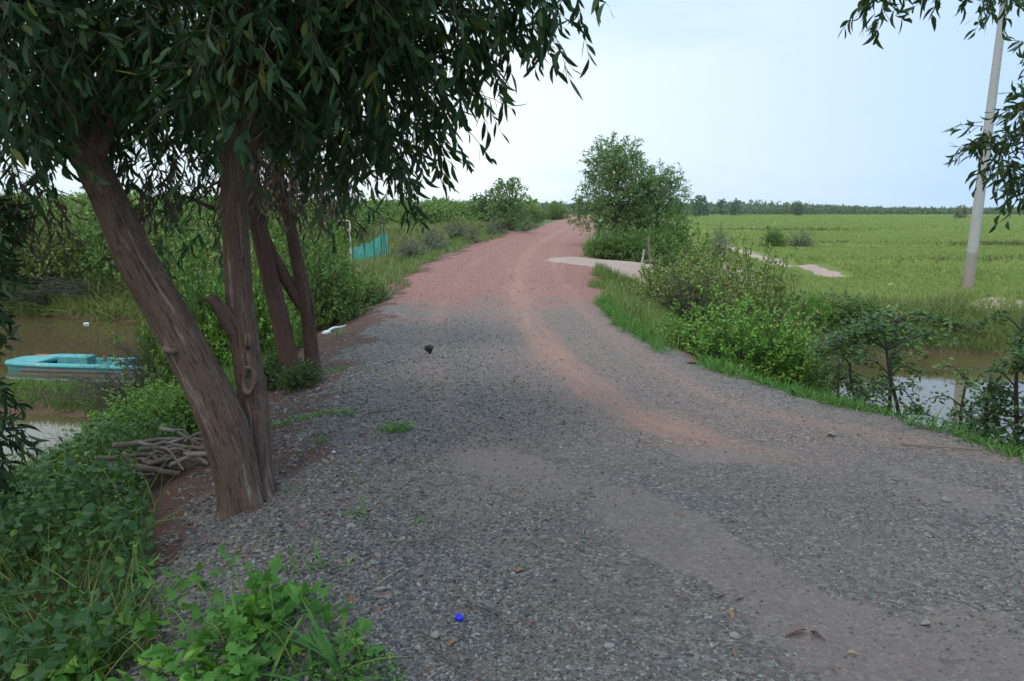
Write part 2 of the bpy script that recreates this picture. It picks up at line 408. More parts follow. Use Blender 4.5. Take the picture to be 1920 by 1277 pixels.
def bark(name, c1, c2, crack, cs=1.0):
    g = NG(name); a = g.attr('tuv').outputs['Vector']
    mpn = g.n('ShaderNodeMapping'); g.inp(mpn.inputs[0], a); mpn.inputs['Scale'].default_value = (22 * cs, 22 * cs, 2.6)
    mp2 = g.n('ShaderNodeMapping'); g.inp(mp2.inputs[0], a); mp2.inputs['Scale'].default_value = (60 * cs, 60 * cs, 16)
    mp3 = g.n('ShaderNodeMapping'); g.inp(mp3.inputs[0], a); mp3.inputs['Scale'].default_value = (6 * cs, 6 * cs, 3)
    streak = g.noise(mpn.outputs[0], 1.0, 5, .62); fine = g.noise(mp2.outputs[0], 1.0, 4, .65); big = g.noise(mp3.outputs[0], 1.0, 3)
    ring = g.n('ShaderNodeMapping'); g.inp(ring.inputs[0], a); ring.inputs['Scale'].default_value = (3, 3, 55)
    rings = g.noise(ring.outputs[0], 1.0, 3, .6)
    cm = g.ramp(streak, [(.585, 0), (.61, 1)])
    cm = g.math('MULTIPLY', cm, g.ramp(big, [(.35, .25), (.6, 1)]))
    col = g.mix(g.ramp(fine, [(.3, 0), (.7, 1)]), c1, c2)
    col = g.mix(g.ramp(big, [(.35, .0), (.75, .45)]), col, tuple(x * 1.35 for x in c2))
    col = g.mix(g.ramp(rings, [(.62, 0), (.72, .4)]), col, tuple(x * .5 for x in c1))
    col = g.mix(g.math('MULTIPLY', cm, .75), col, crack)
    mp4 = g.n('ShaderNodeMapping'); g.inp(mp4.inputs[0], a); mp4.inputs['Scale'].default_value = (38 * cs, 38 * cs, 7)
    fis = g.noise(mp4.outputs[0], 1.0, 5, .7); fism = g.ramp(fis, [(.36, 1), (.44, 0)])
    col = g.mix(g.math('MULTIPLY', fism, .5), col, tuple(x * .35 for x in c1))
    lich = g.ramp(g.noise(mp3.outputs[0], 5.0, 4, .7), [(.60, 0), (.70, .35)]); col = g.mix(lich, col, (.20, .18, .145))
    fine = g.math('SUBTRACT', fine, g.math('MULTIPLY', fism, .6))
    hgt = g.math('ADD', g.math('MULTIPLY', fine, .5), g.math('ADD', g.math('MULTIPLY', streak, -.9), g.math('MULTIPLY', rings, .3)))
    return g.done(g.bsdf(col, .85, g.bump(hgt, .95, .02), .25))
def plain(name, c1, c2=None, scale=8, rough=.7, bump=.3, bd=.004, spec=.4, metallic=0):
    g = NG(name); n = g.noise(g.obj(), scale, 4)
    return g.done(g.bsdf(g.mix(g.ramp(n, [(.3, 0), (.7, 1)]), c1, c2 or tuple(x * .7 for x in c1)), rough, g.bump(n, bump, bd), spec, metallic))

M = {}
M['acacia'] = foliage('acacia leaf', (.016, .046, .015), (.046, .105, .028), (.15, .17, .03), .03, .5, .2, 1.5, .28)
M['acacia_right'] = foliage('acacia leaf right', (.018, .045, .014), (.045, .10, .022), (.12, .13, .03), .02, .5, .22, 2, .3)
M['acacia_mid'] = foliage('acacia leaf sunlit', (.085, .17, .05), (.17, .29, .085), (.26, .20, .07), .06, .5, .3, 1.4)  # lighter copy of the near acacia green, with sunlight put into the colour
M['dead'] = foliage('dead leaf', (.07, .045, .03), (.13, .095, .07), None, 0, .8, .12)
M['twig'] = plain('twig', (.07, .055, .04), (.045, .035, .028), 20)
M['bark1'] = bark('acacia bark', (.090, .053, .039), (.155, .100, .075), (.30, .245, .20))
M['bark2'] = bark('acacia bark darker', (.070, .036, .026), (.115, .064, .047), (.18, .14, .11), 1.3)
M['bush_bright'] = foliage('bright bush leaf', (.10, .24, .03), (.20, .40, .05), (.34, .44, .06), .08, .5, .3, 3)
M['bush_green'] = foliage('green bush leaf', (.07, .15, .03), (.15, .26, .05), (.27, .27, .06), .06, .55, .28, 1.2)
M['bush_olive'] = foliage('olive bush leaf', (.13, .20, .045), (.28, .35, .085), (.34, .24, .09), .09, .6, .25, 1.4)
M['bush_grey'] = foliage('grey green bush leaf', (.13, .17, .09), (.25, .29, .16), (.24, .2, .1), .1, .65, .2, 2)
M['bush_dark'] = foliage('dark shrub leaf', (.036, .080, .024), (.078, .155, .038), (.13, .22, .03), .07, .5, .25, 3, .3)
M['scrub'] = foliage('scrub leaf', (.10, .18, .035), (.21, .32, .06), (.28, .26, .08), .06, .6, .25, .25)
M['far'] = foliage('haze-tinted far foliage', (.10, .155, .10), (.15, .21, .13), None, 0, .8, .25, .05, .2)  # paled and greyed green; distance haze is put into the colour
M['vine'] = foliage('vine leaf', (.024, .078, .022), (.055, .145, .032), (.11, .22, .03), .06, .5, .25, 3)
M['vine_bright'] = foliage('bright vine leaf', (.06, .18, .025), (.12, .31, .04), (.2, .4, .05), .15, .45, .32, 5)
M['grass'] = foliage('grass blade', (.12, .18, .04), (.20, .27, .07), (.25, .25, .08), .06, .5, .3, 1.0)
M['grass_lush'] = foliage('lush grass blade', (.06, .17, .03), (.12, .28, .05), (.2, .3, .06), .08, .45, .3, 2)
M['grass_rice'] = foliage('rice blade', (.23, .32, .085), (.37, .44, .15), (.38, .36, .13), .12, .7, .4, .12, .2)
M['grass_dry'] = foliage('dry grass blade', (.15, .20, .05), (.26, .29, .09), (.33, .27, .15), .15, .7, .25, .8)
M['grass_bund'] = foliage('bund grass', (.10, .16, .04), (.19, .23, .07), (.25, .2, .1), .15, .7, .2, .3)
M['dead_twig'] = plain('dead twig', (.075, .062, .05), (.045, .036, .03), 15)

# ground --------------------------------------------------------------
def ground_material():
    g = NG('ground'); pos = g.pos()
    a = g.attr('ma'); b = g.attr('mb'); c = g.attr('mc')
    A = g.sep(a.outputs['Vector']); B = g.sep(b.outputs['Vector'])   # gravel, red, sand | path, grass, soil
    tr = g.sep(c.outputs['Vector'])                                   # lateral, arc, track mask
    XY = g.sep(pos); p2 = g.comb(XY[0], XY[1], 0.0)
    fine = g.noise(p2, 45, 5, .7); mid = g.noise(p2, 6, 5, .6); low = g.noise(p2, .9, 4, .6)
    # gravel cells of two sizes
    def cells(scale):
        v = g.n('ShaderNodeTexVoronoi'); g.inp(v.inputs['Vector'], p2); v.inputs['Scale'].default_value = scale
        v2 = g.n('ShaderNodeTexVoronoi', feature='DISTANCE_TO_EDGE'); g.inp(v2.inputs['Vector'], p2); v2.inputs['Scale'].default_value = scale
        return g.sep(v.outputs['Color']), v.outputs['Distance'], v2.outputs['Distance']
    c1, d1, e1 = cells(70); c2, d2, e2 = cells(34)
    grey = g.ramp(c1[0], [(0, (.045, .045, .046)), (.35, (.105, .102, .098)), (.62, (.175, .165, .152)), (.85, (.265, .245, .215)), (1, (.44, .41, .36))])
    grey = g.mix(g.math('GREATER_THAN', c1[1], .93), grey, (.25, .14, .10))
    grey2 = g.ramp(c2[0], [(0, (.08, .083, .09)), (.5, (.135, .13, .125)), (1, (.28, .265, .24))])
    big = g.math('MULTIPLY', g.math('GREATER_THAN', c2[1], .62), .7)
    gravel = g.mix(big, grey, grey2)
    dust = g.mix(mid, (.165, .138, .118), (.245, .205, .172))
    dustf = g.ramp(g.math('ADD', g.math('MULTIPLY', low, .55), g.math('MULTIPLY', fine, .45)), [(.42, .12), (.62, .7)])
    gravel = g.mix(dustf, gravel, dust)
    # red laterite
    rc = g.ramp(c1[2], [(0, (.15, .065, .055)), (.4, (.25, .125, .105)), (.75, (.34, .19, .165)), (1, (.48, .36, .32))])
    lat = g.mix(g.ramp(mid, [(.3, .25), (.7, .75)]), rc, (.315, .14, .104))
    col = g.mix(A[1], gravel, lat)
    # wheel-swept streaks along the direction of travel
    st = g.comb(g.math('MULTIPLY', tr[0], 9.0), g.math('MULTIPLY', tr[1], .35), 0.0)
    stn = g.noise(st, 1.0, 5, .6)
    streak = g.ramp(stn, [(.42, 0), (.68, 1)])
    inroad = g.math('MAXIMUM', A[0], A[1])
    col = g.mix(g.math('MULTIPLY', g.math('MULTIPLY', streak, .38), inroad), col, g.mix(A[1], (.19, .155, .135), (.36, .19, .145)))
    tm = g.math('MULTIPLY', tr[2], g.ramp(g.math('ADD', g.math('MULTIPLY', stn, .6), g.math('MULTIPLY', fine, .4)), [(.34, .2), (.56, 1)]))
    track = g.mix(mid, (.29, .155, .112), (.35, .20, .15))
    col = g.mix(g.math('MULTIPLY', tm, .85), col, track)
    # compact bare sand with loose pebbles on it
    sn = g.math('ADD', A[2], g.math('MULTIPLY', g.math('SUBTRACT', g.math('ADD', g.math('MULTIPLY', mid, .6), g.math('MULTIPLY', fine, .4)), .5), 2.4))
    sandm = g.math('MULTIPLY', g.ramp(sn, [(.42, 0), (.62, 1)]), A[2], clamp=True); sandm = g.ramp(sandm, [(.0, 0), (.7, .6)])
    sandc = g.mix(g.noise(p2, 2.6, 4), (.18, .138, .118), (.245, .19, .162))
    sandc = g.mix(g.ramp(fine, [(.5, 0), (.8, .7)]), sandc, (.10, .088, .085))
    col = g.mix(sandm, col, sandc)
    # red-brown soil of the slope
    soil = g.mix(mid, (.085, .045, .032), (.16, .085, .06)); soil = g.mix(g.ramp(fine, [(.5, 0), (.75, .7)]), soil, (.22, .17, .14))
    soilm = g.ramp(g.math('ADD', B[2], g.math('MULTIPLY', g.math('SUBTRACT', mid, .5), 1.2)), [(.4, 0), (.6, 1)])
    col = g.mix(g.math('MULTIPLY', soilm, g.ramp(B[2], [(0, 0), (.2, 1)])), col, soil)
    # pale path
    pathc = g.mix(g.noise(p2, 1.6, 5), (.36, .25, .20), (.50, .38, .32))
    pathm = g.ramp(g.math('ADD', B[0], g.math('MULTIPLY', g.math('SUBTRACT', mid, .5), .6)), [(.4, 0), (.6, 1)])
    # green cover
    gl = g.noise(p2, .11, 4); band = g.noise(g.comb(g.math('MULTIPLY', XY[0], .012), g.math('MULTIPLY', XY[1], .10), 0.0), 1.0, 4)
    field = g.mix(g.ramp(band, [(.32, 0), (.68, 1)]), (.145, .195, .034), (.215, .26, .055))
    field = g.mix(g.ramp(gl, [(.45, 0), (.7, .5)]), field, (.26, .29, .07))
    land = g.mix(g.noise(p2, .35, 4), (.07, .115, .03), (.15, .17, .06))
    land = g.mix(g.ramp(mid, [(.5, 0), (.75, .5)]), land, (.17, .12, .08))
    side = g.ramp(g.math('MULTIPLY', g.math('SUBTRACT', XY[0], 7), .1, clamp=True), [(.2, 0), (.9, 1)])
    green = g.mix(side, land, field)
    gm = g.ramp(g.math('ADD', B[1], g.math('MULTIPLY', g.math('SUBTRACT', mid, .5), .9)), [(.4, 0), (.6, 1)])
    col = g.mix(gm, col, green); col = g.mix(pathm, col, pathc)
    # stones relief only where there is gravel
    relief = g.math('MULTIPLY', g.math('SUBTRACT', 1.0, sandm), g.math('SUBTRACT', 1.0, g.math('MULTIPLY', tm, .8)))
    hh = g.math('MULTIPLY', g.math('MINIMUM', g.math('MULTIPLY', e1, 3.0), .7), c1[2])
    hh = g.math('ADD', g.math('MULTIPLY', hh, relief), g.math('MULTIPLY', fine, .35))
    dsw = g.math('MULTIPLY', g.math('SUBTRACT', d1, .5), -.6)
    hh = g.math('ADD', hh, g.math('MULTIPLY', dsw, relief))
    return g.done(g.bsdf(col, .9, g.bump(hh, .85, .012), .2))

def grad(a, b, d0, q, back=False):
    """growing spacing from a to b"""
    o = [a]; d = d0
    while abs(o[-1] - a) < abs(b - a): o.append(o[-1] + (d if b > a else -d)); d *= q
    return o
xs = sorted(set(np.round(grad(-7.0, -1500, .09, 1.035)[1:] + list(np.arange(-7.0, 6.01, .06)) + grad(6.0, 1500, .09, 1.03)[1:], 4)))
ys = sorted(set(np.round(grad(1.2, -200, .1, 1.12)[1:] + list(np.arange(1.2, 9.5, .055)) + grad(9.5, 1600, .06, 1.013)[1:], 4)))
xs = np.array(xs); ys = np.array(ys)
GX, GY = np.meshgrid(xs, ys); gx, gy = GX.ravel(), GY.ravel()
gz = H(gx, gy)
dR = sdpoly(gx, gy, ROAD) + .25 * fbm(gx * 1.3, gy * 1.3, 44)
dPth = np.minimum(segdist(gx, gy, PATH)[0], segdist(gx, gy, PATH2)[0] * 1.6 + .55 + .9 * fbm(gx * .5, gy * .5, 71))
dq, lat, arc = segdist(gx, gy, TRACK)
nz = fbm(gx * .7, gy * .7, 55); nz2 = fbm(gx * 2.2, gy * 2.2, 56)
yred = 13.2 + 1.6 * nz - .3 * (gx - 0.5) * 0
red = sst(-2.0, 2.2, gy + 5.0 * nz2 - yred)
red = np.maximum(red, sst(.1, .9, dR + .5 * nz2) * sst(6.5, 9.0, gy) * .9)
gravel = 1 - sst(.15, 1.2, dR + .8 * nz2)
soilL = sst(-.35, .5, dR + 1.5 * nz2 + .1) * (gx < .3) * sst(3.6, 5.2, gy)
SANDL = [gp([(905, 865), (1090, 880), (1180, 950), (1280, 1030), (1420, 1110), (1600, 1200), (1760, 1290)]),
         gp([(930, 860), (1150, 840), (1400, 850)]), gp([(1480, 835), (1650, 870), (1920, 960)]), gp([(1620, 1210), (1700, 1260), (1900, 1277)])]
sand = np.zeros_like(gx)
for Lp, wd in zip(SANDL, (.22, .10, .12, .22)):
    sand = np.maximum(sand, 1 - sst(wd * .35, wd * 1.7, segdist(gx, gy, Lp)[0] + .45 * nz2)) * (.55 + .9 * vn(gx * 1.4, gy * 1.4, 91))
for (px, py, r) in [(1230, 985, .32), (1560, 1190, .3), (1700, 1240, .35), (1790, 930, .35), (1420, 1090, .25), (980, 905, .4), (1830, 1180, .3), (850, 935, .3)]:
    q = G(px, py); sand = np.maximum(sand, .95 * np.exp(-((gx - q[0]) ** 2 + (gy - q[1]) ** 2) / r ** 2))
sand = np.clip(sand, 0, 1) * (dR < 0.1)
trm = (1 - sst(.0, .34, np.abs(lat) + .3 * nz2)) * .78 + .34 * (1 - sst(.3, 1.6, np.abs(lat - .2) + .4 * nz)) + .35 * (1 - sst(.05, .22, np.abs(np.abs(lat + .2) - 1.15)))
trm *= sst(4.2, 5.6, gy) * (1 - sst(40, 80, gy) * .5) * (dR < 0) * (1 - .4 * sst(6, 4.6, gy))
path = 1 - sst(.85, 1.5, dPth - .75 * sst(6.5, 3.5, gx) * (gy < 28) + .8 * nz2)
path = np.maximum(path, .9 * np.exp(-((gx - 13.3) ** 2 + ((gy - 21.5) * 1.6) ** 2) / 1.0))
path = np.maximum(path, .8 * np.exp(-((gx - 18.6) ** 2 + ((gy - 26.2) * 1.6) ** 2) / .5))
grass = sst(.5, 1.6, dR + 1.2 * nz2) * (gx > 1)
grass = np.maximum(grass, sst(2.2, 4.2, dR + 1.5 * nz2) * (gx <= 1))
grass = np.maximum(grass, sst(.4, 1.3, dR + 1.2 * nz2) * sst(15, 19, gy))
mudp = np.minimum(sdpoly(gx, gy, PONDR), sdpoly(gx, gy, PONDL))
grass = grass * sst(.3, 1.2, mudp)
soil = sst(.35, 1.3, dR + .9 * nz2) * (1 - grass) * (1 - sst(13, 18, gy))
soil = np.maximum(np.maximum(soil, sst(1.4, .2, mudp) * .9), soilL * .72)
ma = np.stack([gravel, red, sand], 1); mb_ = np.stack([path, grass, soil], 1); mc = np.stack([lat, arc, trm], 1)
nx, ny = len(xs), len(ys)
i = np.arange(ny - 1)[:, None] * nx + np.arange(nx - 1)[None]
F = np.stack([i, i + 1, i + nx + 1, i + nx], -1).reshape(-1, 4)
gme = mesh('ground', np.stack([gx, gy, gz], 1), [F], ground_material(), True, {'ma': ma, 'mb': mb_, 'mc': mc})
tag(link('ground', gme), 'gravel and red earth road with its banks and fields', None, None, 'structure')

# water --------------------------------------------------------------
def water_material():
    g = NG('pond water'); n = g.noise(g.pos(), 3.0, 3)
    n2 = g.noise(g.pos(), .3, 3)
    b = g.bsdf(g.mix(n2, (.085, .062, .028), (.11, .08, .038)), .03, g.bump(n, .05, .02), .5)
    b.inputs['IOR'].default_value = 1.55
    return g.done(b)
WM = water_material()
for nm, pol, lb in (('pond_water', PONDR, 'brown still pond on the right of the road'), ('pond_water', PONDL, 'brown still pond on the left around the boat')):
    p = np.array(pol); x0, y0 = p.min(0) - 2; x1, y1 = p.max(0) + 1.0
    cx = (p[:, 0].mean(), p[:, 1].mean())
    V = np.array([(a * 1.0 + (a - cx[0]) * .10 * (abs(a) < 29), b + (b - cx[1]) * .16, WZ) for a, b in pol])
    V = np.vstack([V, [[*cx, WZ]]]); n = len(pol)
    F = np.array([[k, (k + 1) % n, n] for k in range(n)])
    if pol is PONDL: F = F
    me = mesh(nm, V, [F], WM, False); tag(link(nm, me), lb, None, None, 'structure')

# ------------------------------------------------------------------ trees
def crown(mbL, mbT, clusters, dens, leaf=(.13, .024), L=(.3, .55), nl=11, down=.55, prof='sickle', hang=.55, mbD=None, dead=None, origin=None, limb=None):
    """clusters: (x,y,z,r). sprays of hanging sickle leaves inside each"""
    for ci, (x, y, z, r) in enumerate(clusters):
        n = max(3, int(dens * r ** 2))
        d = rv(n); rad = RNG.uniform(.15, 1, n) ** .5 * r
        p = np.array([x, y, z]) + d * rad[:, None] * np.array([1, 1, .8])
        D = norm(d * .8 + rv(n) * .6 + np.array([0, 0, -down]))
        Lg = RNG.uniform(L[0], L[1], n)
        q = p + D * Lg[:, None]; q[:, 2] -= Lg * .25 * (down > 0)
        tubes_batch(mbT, p, q, Lg * .06, np.full(n, .0035), np.full(n, .0012))
        t = np.tile(np.linspace(.08, 1.0, nl), n); k = np.repeat(np.arange(n), nl)
        t = np.clip(t + RNG.normal(size=len(t)) * .03, 0, 1)
        P0 = p[k] + (q - p)[k] * t[:, None]; P0[:, 2] += (Lg * .06)[k] * 4 * t * (1 - t)
        N = len(P0); side = norm(np.cross(D[k], rv(N))); cv = .25 if leaf[0] < .105 else .14
        ld = norm(norm(q - p)[k] * .55 + side * .62 + np.array([0, 0, -hang]))
        leaves(mbL, P0, ld, rv(N), leaf[0] * RNG.uniform(.45, 1.3, N), leaf[1] * RNG.uniform(.7, 1.3, N), prof,
               RNG.choice([-1, 1], N) * RNG.uniform(.03, cv, N), RNG.uniform(0, .25, N))

def limb(mb, a, b, r0, r1, seed, sag=.12, n=12, seg=8):
    a = np.array(a, float); b = np.array(b, float); m = (a + b) / 2; Lh = np.linalg.norm(b - a)
    r_ = np.random.default_rng(seed)
    m1 = a + (b - a) * .35 + np.array([0, 0, sag * Lh]) + r_.normal(size=3) * .06 * Lh
    m2 = a + (b - a) * .7 + np.array([0, 0, sag * Lh]) + r_.normal(size=3) * .06 * Lh
    p = spline([a, m1, m2, b], n); tube(mb, p, np.linspace(r0, r1, n), seg, .12, seed)

def px_clusters(lst):
    o = []
    for (px, py, Y, rp_) in lst:
        c = W(px, py, Y); o.append((c[0], c[1], c[2], rp_ * Y / FPX))
    return o

# --- nearest acacia: two stems from one foot
BA = P(452, 955); DA = BA[1]
def stem(pixels, rads, n=60, ground=True):
    """pixels: (px,py,Y)"""
    p = [W(a, b, c) for a, b, c in pixels]
    q = spline(np.hstack([np.array(p), np.array(rads)[:, None]]), n)
    return q[:, :3], q[:, 3]
root = empty('acacia_tree', BA, 'big forked acacia with two red brown stems on the left road edge, nearest the camera', 'tree')
mbt = MB()
D0 = DA + .05
fl = lambda A_, S_: 1 + .5 * np.exp(-np.maximum(S_ - .12, 0) / .10) * (1 + .7 * np.cos(4 * A_ + 1) + .3 * np.cos(7 * A_))
p, r = stem([(462, 1010, D0), (452, 930, D0), (415, 790, D0), (345, 645, D0 + .05), (262, 500, D0 + .15), (205, 375, D0 + .25), (165, 290, D0 + .3), (120, 140, D0 + .45), (95, -40, D0 + .6), (60, -300, D0 + .8)],
            [.122, .117, .127, .116, .106, .098, .09, .08, .065, .04], 110)
tube(mbt, p, r, 36, .06, 3, flare=fl); stemA = p
p, r = stem([(478, 960, D0 + .10), (482, 880, D0 + .12), (478, 770, D0 + .2), (458, 640, D0 + .28), (445, 500, D0 + .34), (440, 380, D0 + .38), (440, 240, D0 + .42), (452, 90, D0 + .5), (470, -100, D0 + .6), (500, -330, D0 + .8)],
            [.085, .082, .085, .085, .077, .074, .072, .066, .055, .03], 100)
tube(mbt, p, r, 34, .06, 8, flare=fl); stemB = p
# broken stub, fork limb
p, r = stem([(455, 650, D0 + .27), (428, 600, D0 + .22), (408, 572, D0 + .17), (398, 556, D0 + .15)], [.05, .05, .038, .034], 14); tube(mbt, p, r, 14, .12, 21)
p, r = stem([(404, 570, D0 + .16), (388, 562, D0 + .12), (378, 556, D0 + .1)], [.02, .012, .004], 6); tube(mbt, p, r, 8, .1, 22)
part('trunk', mbt.mesh('trunk', M['bark1'], off=BA), root)
# scar ring and burr
def ring_part(name, c, rx, rz, th, facing, mat, parent, off):
    mb = MB(); a = np.linspace(0, 2 * math.pi, 33); X = np.array([1, 0, 0.0]); Z = np.array([.06, 0, 1.0])
    pts = c + np.outer(np.cos(a) * rx * (1 + .15 * np.sin(a * 2)), X) + np.outer(np.sin(a) * rz, Z) + np.outer(-.02 + 0 * a, np.array([0, 1, 0])) + np.outer(np.abs(np.cos(a)) * .03, np.array([0, 1, 0]))
    tube(mb, pts, th * (1 + .3 * np.sin(a * 3 + 1)), 8, .15, 5, cap=False)
    return part(name, mb.mesh(name, mat, off=off), parent)
M['scar'] = plain('healed bark', (.20, .125, .09), (.14, .09, .065), 30, .85, .6, .006)
M['scarwood'] = plain('bare dead wood', (.11, .095, .085), (.06, .05, .045), 25, .85, .7, .008)
sc = W(466, 712, D0 + .128)
ring_part('bark_scar', sc, .030, .075, .014, None, M['scar'], root, BA)
mb = MB(); a = np.linspace(0, 2 * math.pi, 16, endpoint=False)
V = np.vstack([sc + np.stack([np.cos(a) * .028, 0 * a + .004, np.sin(a) * .072], 1), [sc + np.array([0, .014, 0])]])
mb.add(V, [[k, (k + 1) % 16, 16] for k in range(16)]); part('scar_wood', mb.mesh('scar_wood', M['scarwood'], off=BA), root)
mb = MB(); c = W(320, 657, D0 - .075)
tube(mb, spline([c + [-.035, .05, 0], c + [-.015, -.01, .006], c + [.012, -.02, -.002], c + [.04, .03, -.008]], 9), [.008, .02, .025, .022, .018, .022, .02, .012, .005], 10, .25, 4)
part('burr', mb.mesh('burr', M['scar'], off=BA), root)
mb = MB(); c = W(462, 640, D0 + .18)
for s_, dx_ in ((1, .0), (2, .022)):
    tube(mb, spline([c + [dx_ - .01, .02, -.05], c + [dx_, -.004, 0], c + [dx_ - .006, .012, .05]], 8), [.003, .007, .01, .01, .009, .008, .005, .002], 8, .2, s_)
part('knot', mb.mesh('knot', M['scar'], off=BA), root)

near_low = [(20, 200, 4.3, 85), (90, 175, 4.7, 85), (170, 185, 5.2, 75), (250, 170, 5.0, 75), (330, 195, 5.4, 75), (420, 165, 4.3, 75), (510, 170, 5.4, 80), (585, 170, 4.9, 75),
            (640, 230, 5.3, 72), (700, 255, 5.0, 65), (750, 245, 5.4, 62), (800, 190, 5.1, 60), (845, 130, 4.9, 50), (895, 60, 4.8, 55), (950, 20, 4.9, 50), (1010, -20, 4.7, 50), (1060, -40, 4.7, 38)]
near_mid = [(20, 70, 4.0, 120), (150, 50, 4.4, 110), (260, 70, 4.8, 110), (350, 40, 4.4, 110), (470, 40, 4.2, 110), (560, 70, 4.7, 110), (650, 90, 4.9, 100), (720, 130, 5.0, 85), (780, 70, 4.6, 90), (840, 10, 4.8, 85), (920, -60, 4.6, 80), (640, -20, 4.3, 120), (760, -20, 4.5, 110)]
near_top = [(a, b, 4.6, 190) for a in range(-200, 921, 190) for b in (-190, -420)]
back = [(-80, 160, 6.0, 130), (-150, 0, 5.0, 200), (100, 100, 7.2, 110), (260, 140, 7.0, 100), (400, 100, 7.4, 110)]
mbL, mbT = MB(), MB()
LS_ = (.2, .42)
crown(mbL, mbT, px_clusters(near_low), 430, (.12, .027), LS_, 10, .35); crown(mbL, mbT, px_clusters(near_mid), 400, (.12, .028), LS_, 10, .35)
crown(mbL, mbT, px_clusters(near_top), 230, (.14, .028)); crown(mbL, mbT, px_clusters(back), 300, (.13, .026), LS_)
# roof of leaves above the road edge (the high part of this tree's crown)
over = [(x, y, 4.6 + .3 * math.sin(x * 3 + y), 1.0) for x in (-4, -2.6, -1.2, .2) for y in (-.6, .8, 2.2)]
crown(mbL, mbT, over, 90, (.15, .034))
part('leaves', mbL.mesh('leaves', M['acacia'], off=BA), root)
mbB = MB()
for k, (px, py, Y, rr) in enumerate(near_low + near_mid[::2] + near_top[::4]):
    c = W(px, py, Y); src = stemA if px < 330 else stemB
    j = int(len(src) * (.62 + .1 * (k % 3))) if py > -50 else int(len(src) * .85)
    limb(mbB, src[j], c + np.array([0, 0, .1]), .032, .007, k, .14)
mbBB1 = mbB
# dead brown leaves caught in the lower crown
mbD, mbT2 = MB(), MB()
dead = [(300, 320, 5.0, 45), (250, 350, 5.2, 30), (440, 300, 5.3, 30), (60, 360, 4.8, 45), (20, 330, 5.0, 35), (90, 400, 5.0, 25)]
crown(mbD, mbT2, px_clusters(dead), 800, (.10, .014), (.15, .3), 8, 1.2)
part('dead_leaves', mbD.mesh('dead_leaves', M['dead'], off=BA), root)
merge(mbBB1, mbT); merge(mbBB1, mbT2); part('branches', mbBB1.mesh('branches', M['bark1'], off=BA), root)

# --- second acacia behind it: two stems leaning together
BB = P(570, 712)
D1 = BB[1]
root2 = empty('acacia_tree', BB, 'second acacia behind the forked one, dark stems leaning together at the gravel edge', 'tree')
mbt = MB()
p, r = stem([(552, 740, D1), (545, 690, D1), (528, 610, D1 + .05), (508, 530, D1 + .1), (488, 440, D1 + .15), (472, 340, D1 + .2), (465, 200, D1 + .3), (440, 0, D1 + .5)], [.11, .098, .092, .088, .083, .08, .07, .05], 70)
tube(mbt, p, r, 30, .07, 13, flare=fl); sC = p
p, r = stem([(592, 745, D1 + .15), (587, 690, D1 + .15), (580, 620, D1 + .2), (572, 560, D1 + .2), (556, 480, D1 + .3), (540, 400, D1 + .35), (520, 320, D1 + .4), (500, 150, D1 + .6), (520, -50, D1 + .8)], [.09, .078, .072, .072, .064, .06, .056, .045, .03], 70)
tube(mbt, p, r, 28, .07, 14, flare=fl); sD = p
p, r = stem([(578, 590, D1 + .2), (548, 545, D1 + .2), (515, 485, D1 + .2), (488, 425, D1 + .2)], [.06, .06, .056, .05], 30); tube(mbt, p, r, 22, .07, 15)
part('trunk', mbt.mesh('trunk', M['bark2'], off=BB), root2)
mbL, mbT, mbB = MB(), MB(), MB()
cl2 = [(420, 255, 8.0, 60), (520, 240, 8.2, 70), (590, 235, 8.0, 70), (660, 205, 8.4, 75), (500, 130, 8.6, 110), (600, 90, 8.4, 110), (700, 80, 8.2, 90), (560, -60, 8.4, 130), (430, 10, 8.6, 120), (310, 190, 8.0, 70), (380, 360, 7.6, 35), (400, 420, 7.5, 30), (290, 430, 8.0, 32), (620, 330, 8.4, 45), (350, 280, 7.8, 45), (700, -70, 8, 120), (300, -30, 8, 130)]
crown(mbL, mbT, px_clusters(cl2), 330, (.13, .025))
for k, (px, py, Y, rr) in enumerate(cl2): limb(mbB, (sC if px < 500 else sD)[45 + 4 * (k % 3)], W(px, py, Y), .03, .007, 100 + k, .1)
# horizontal dead branch with hanging leaves
p, r = stem([(530, 372, D1 + .3), (560, 358, D1 + .2), (600, 350, D1 + .1), (640, 372, D1), (655, 368, D1)], [.022, .018, .014, .008, .003], 20); tube(mbB, p, r, 7, .1, 3)
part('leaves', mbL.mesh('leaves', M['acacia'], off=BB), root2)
mbD, mbT2 = MB(), MB()
crown(mbD, mbT2, px_clusters([(490, 300, 7.2, 50), (545, 290, 7.2, 50), (590, 320, 7.3, 45), (520, 345, 7.3, 25), (560, 370, 7.4, 20), (450, 330, 7, 25), (600, 370, 7.3, 20)]), 620, (.11, .014), (.2, .4), 9, 1.6)
part('dead_leaves', mbD.mesh('dead_leaves', M['dead'], off=BB), root2); merge(mbB, mbT); merge(mbB, mbT2); part('branches', mbB.mesh('branches', M['bark2'], off=BB), root2)

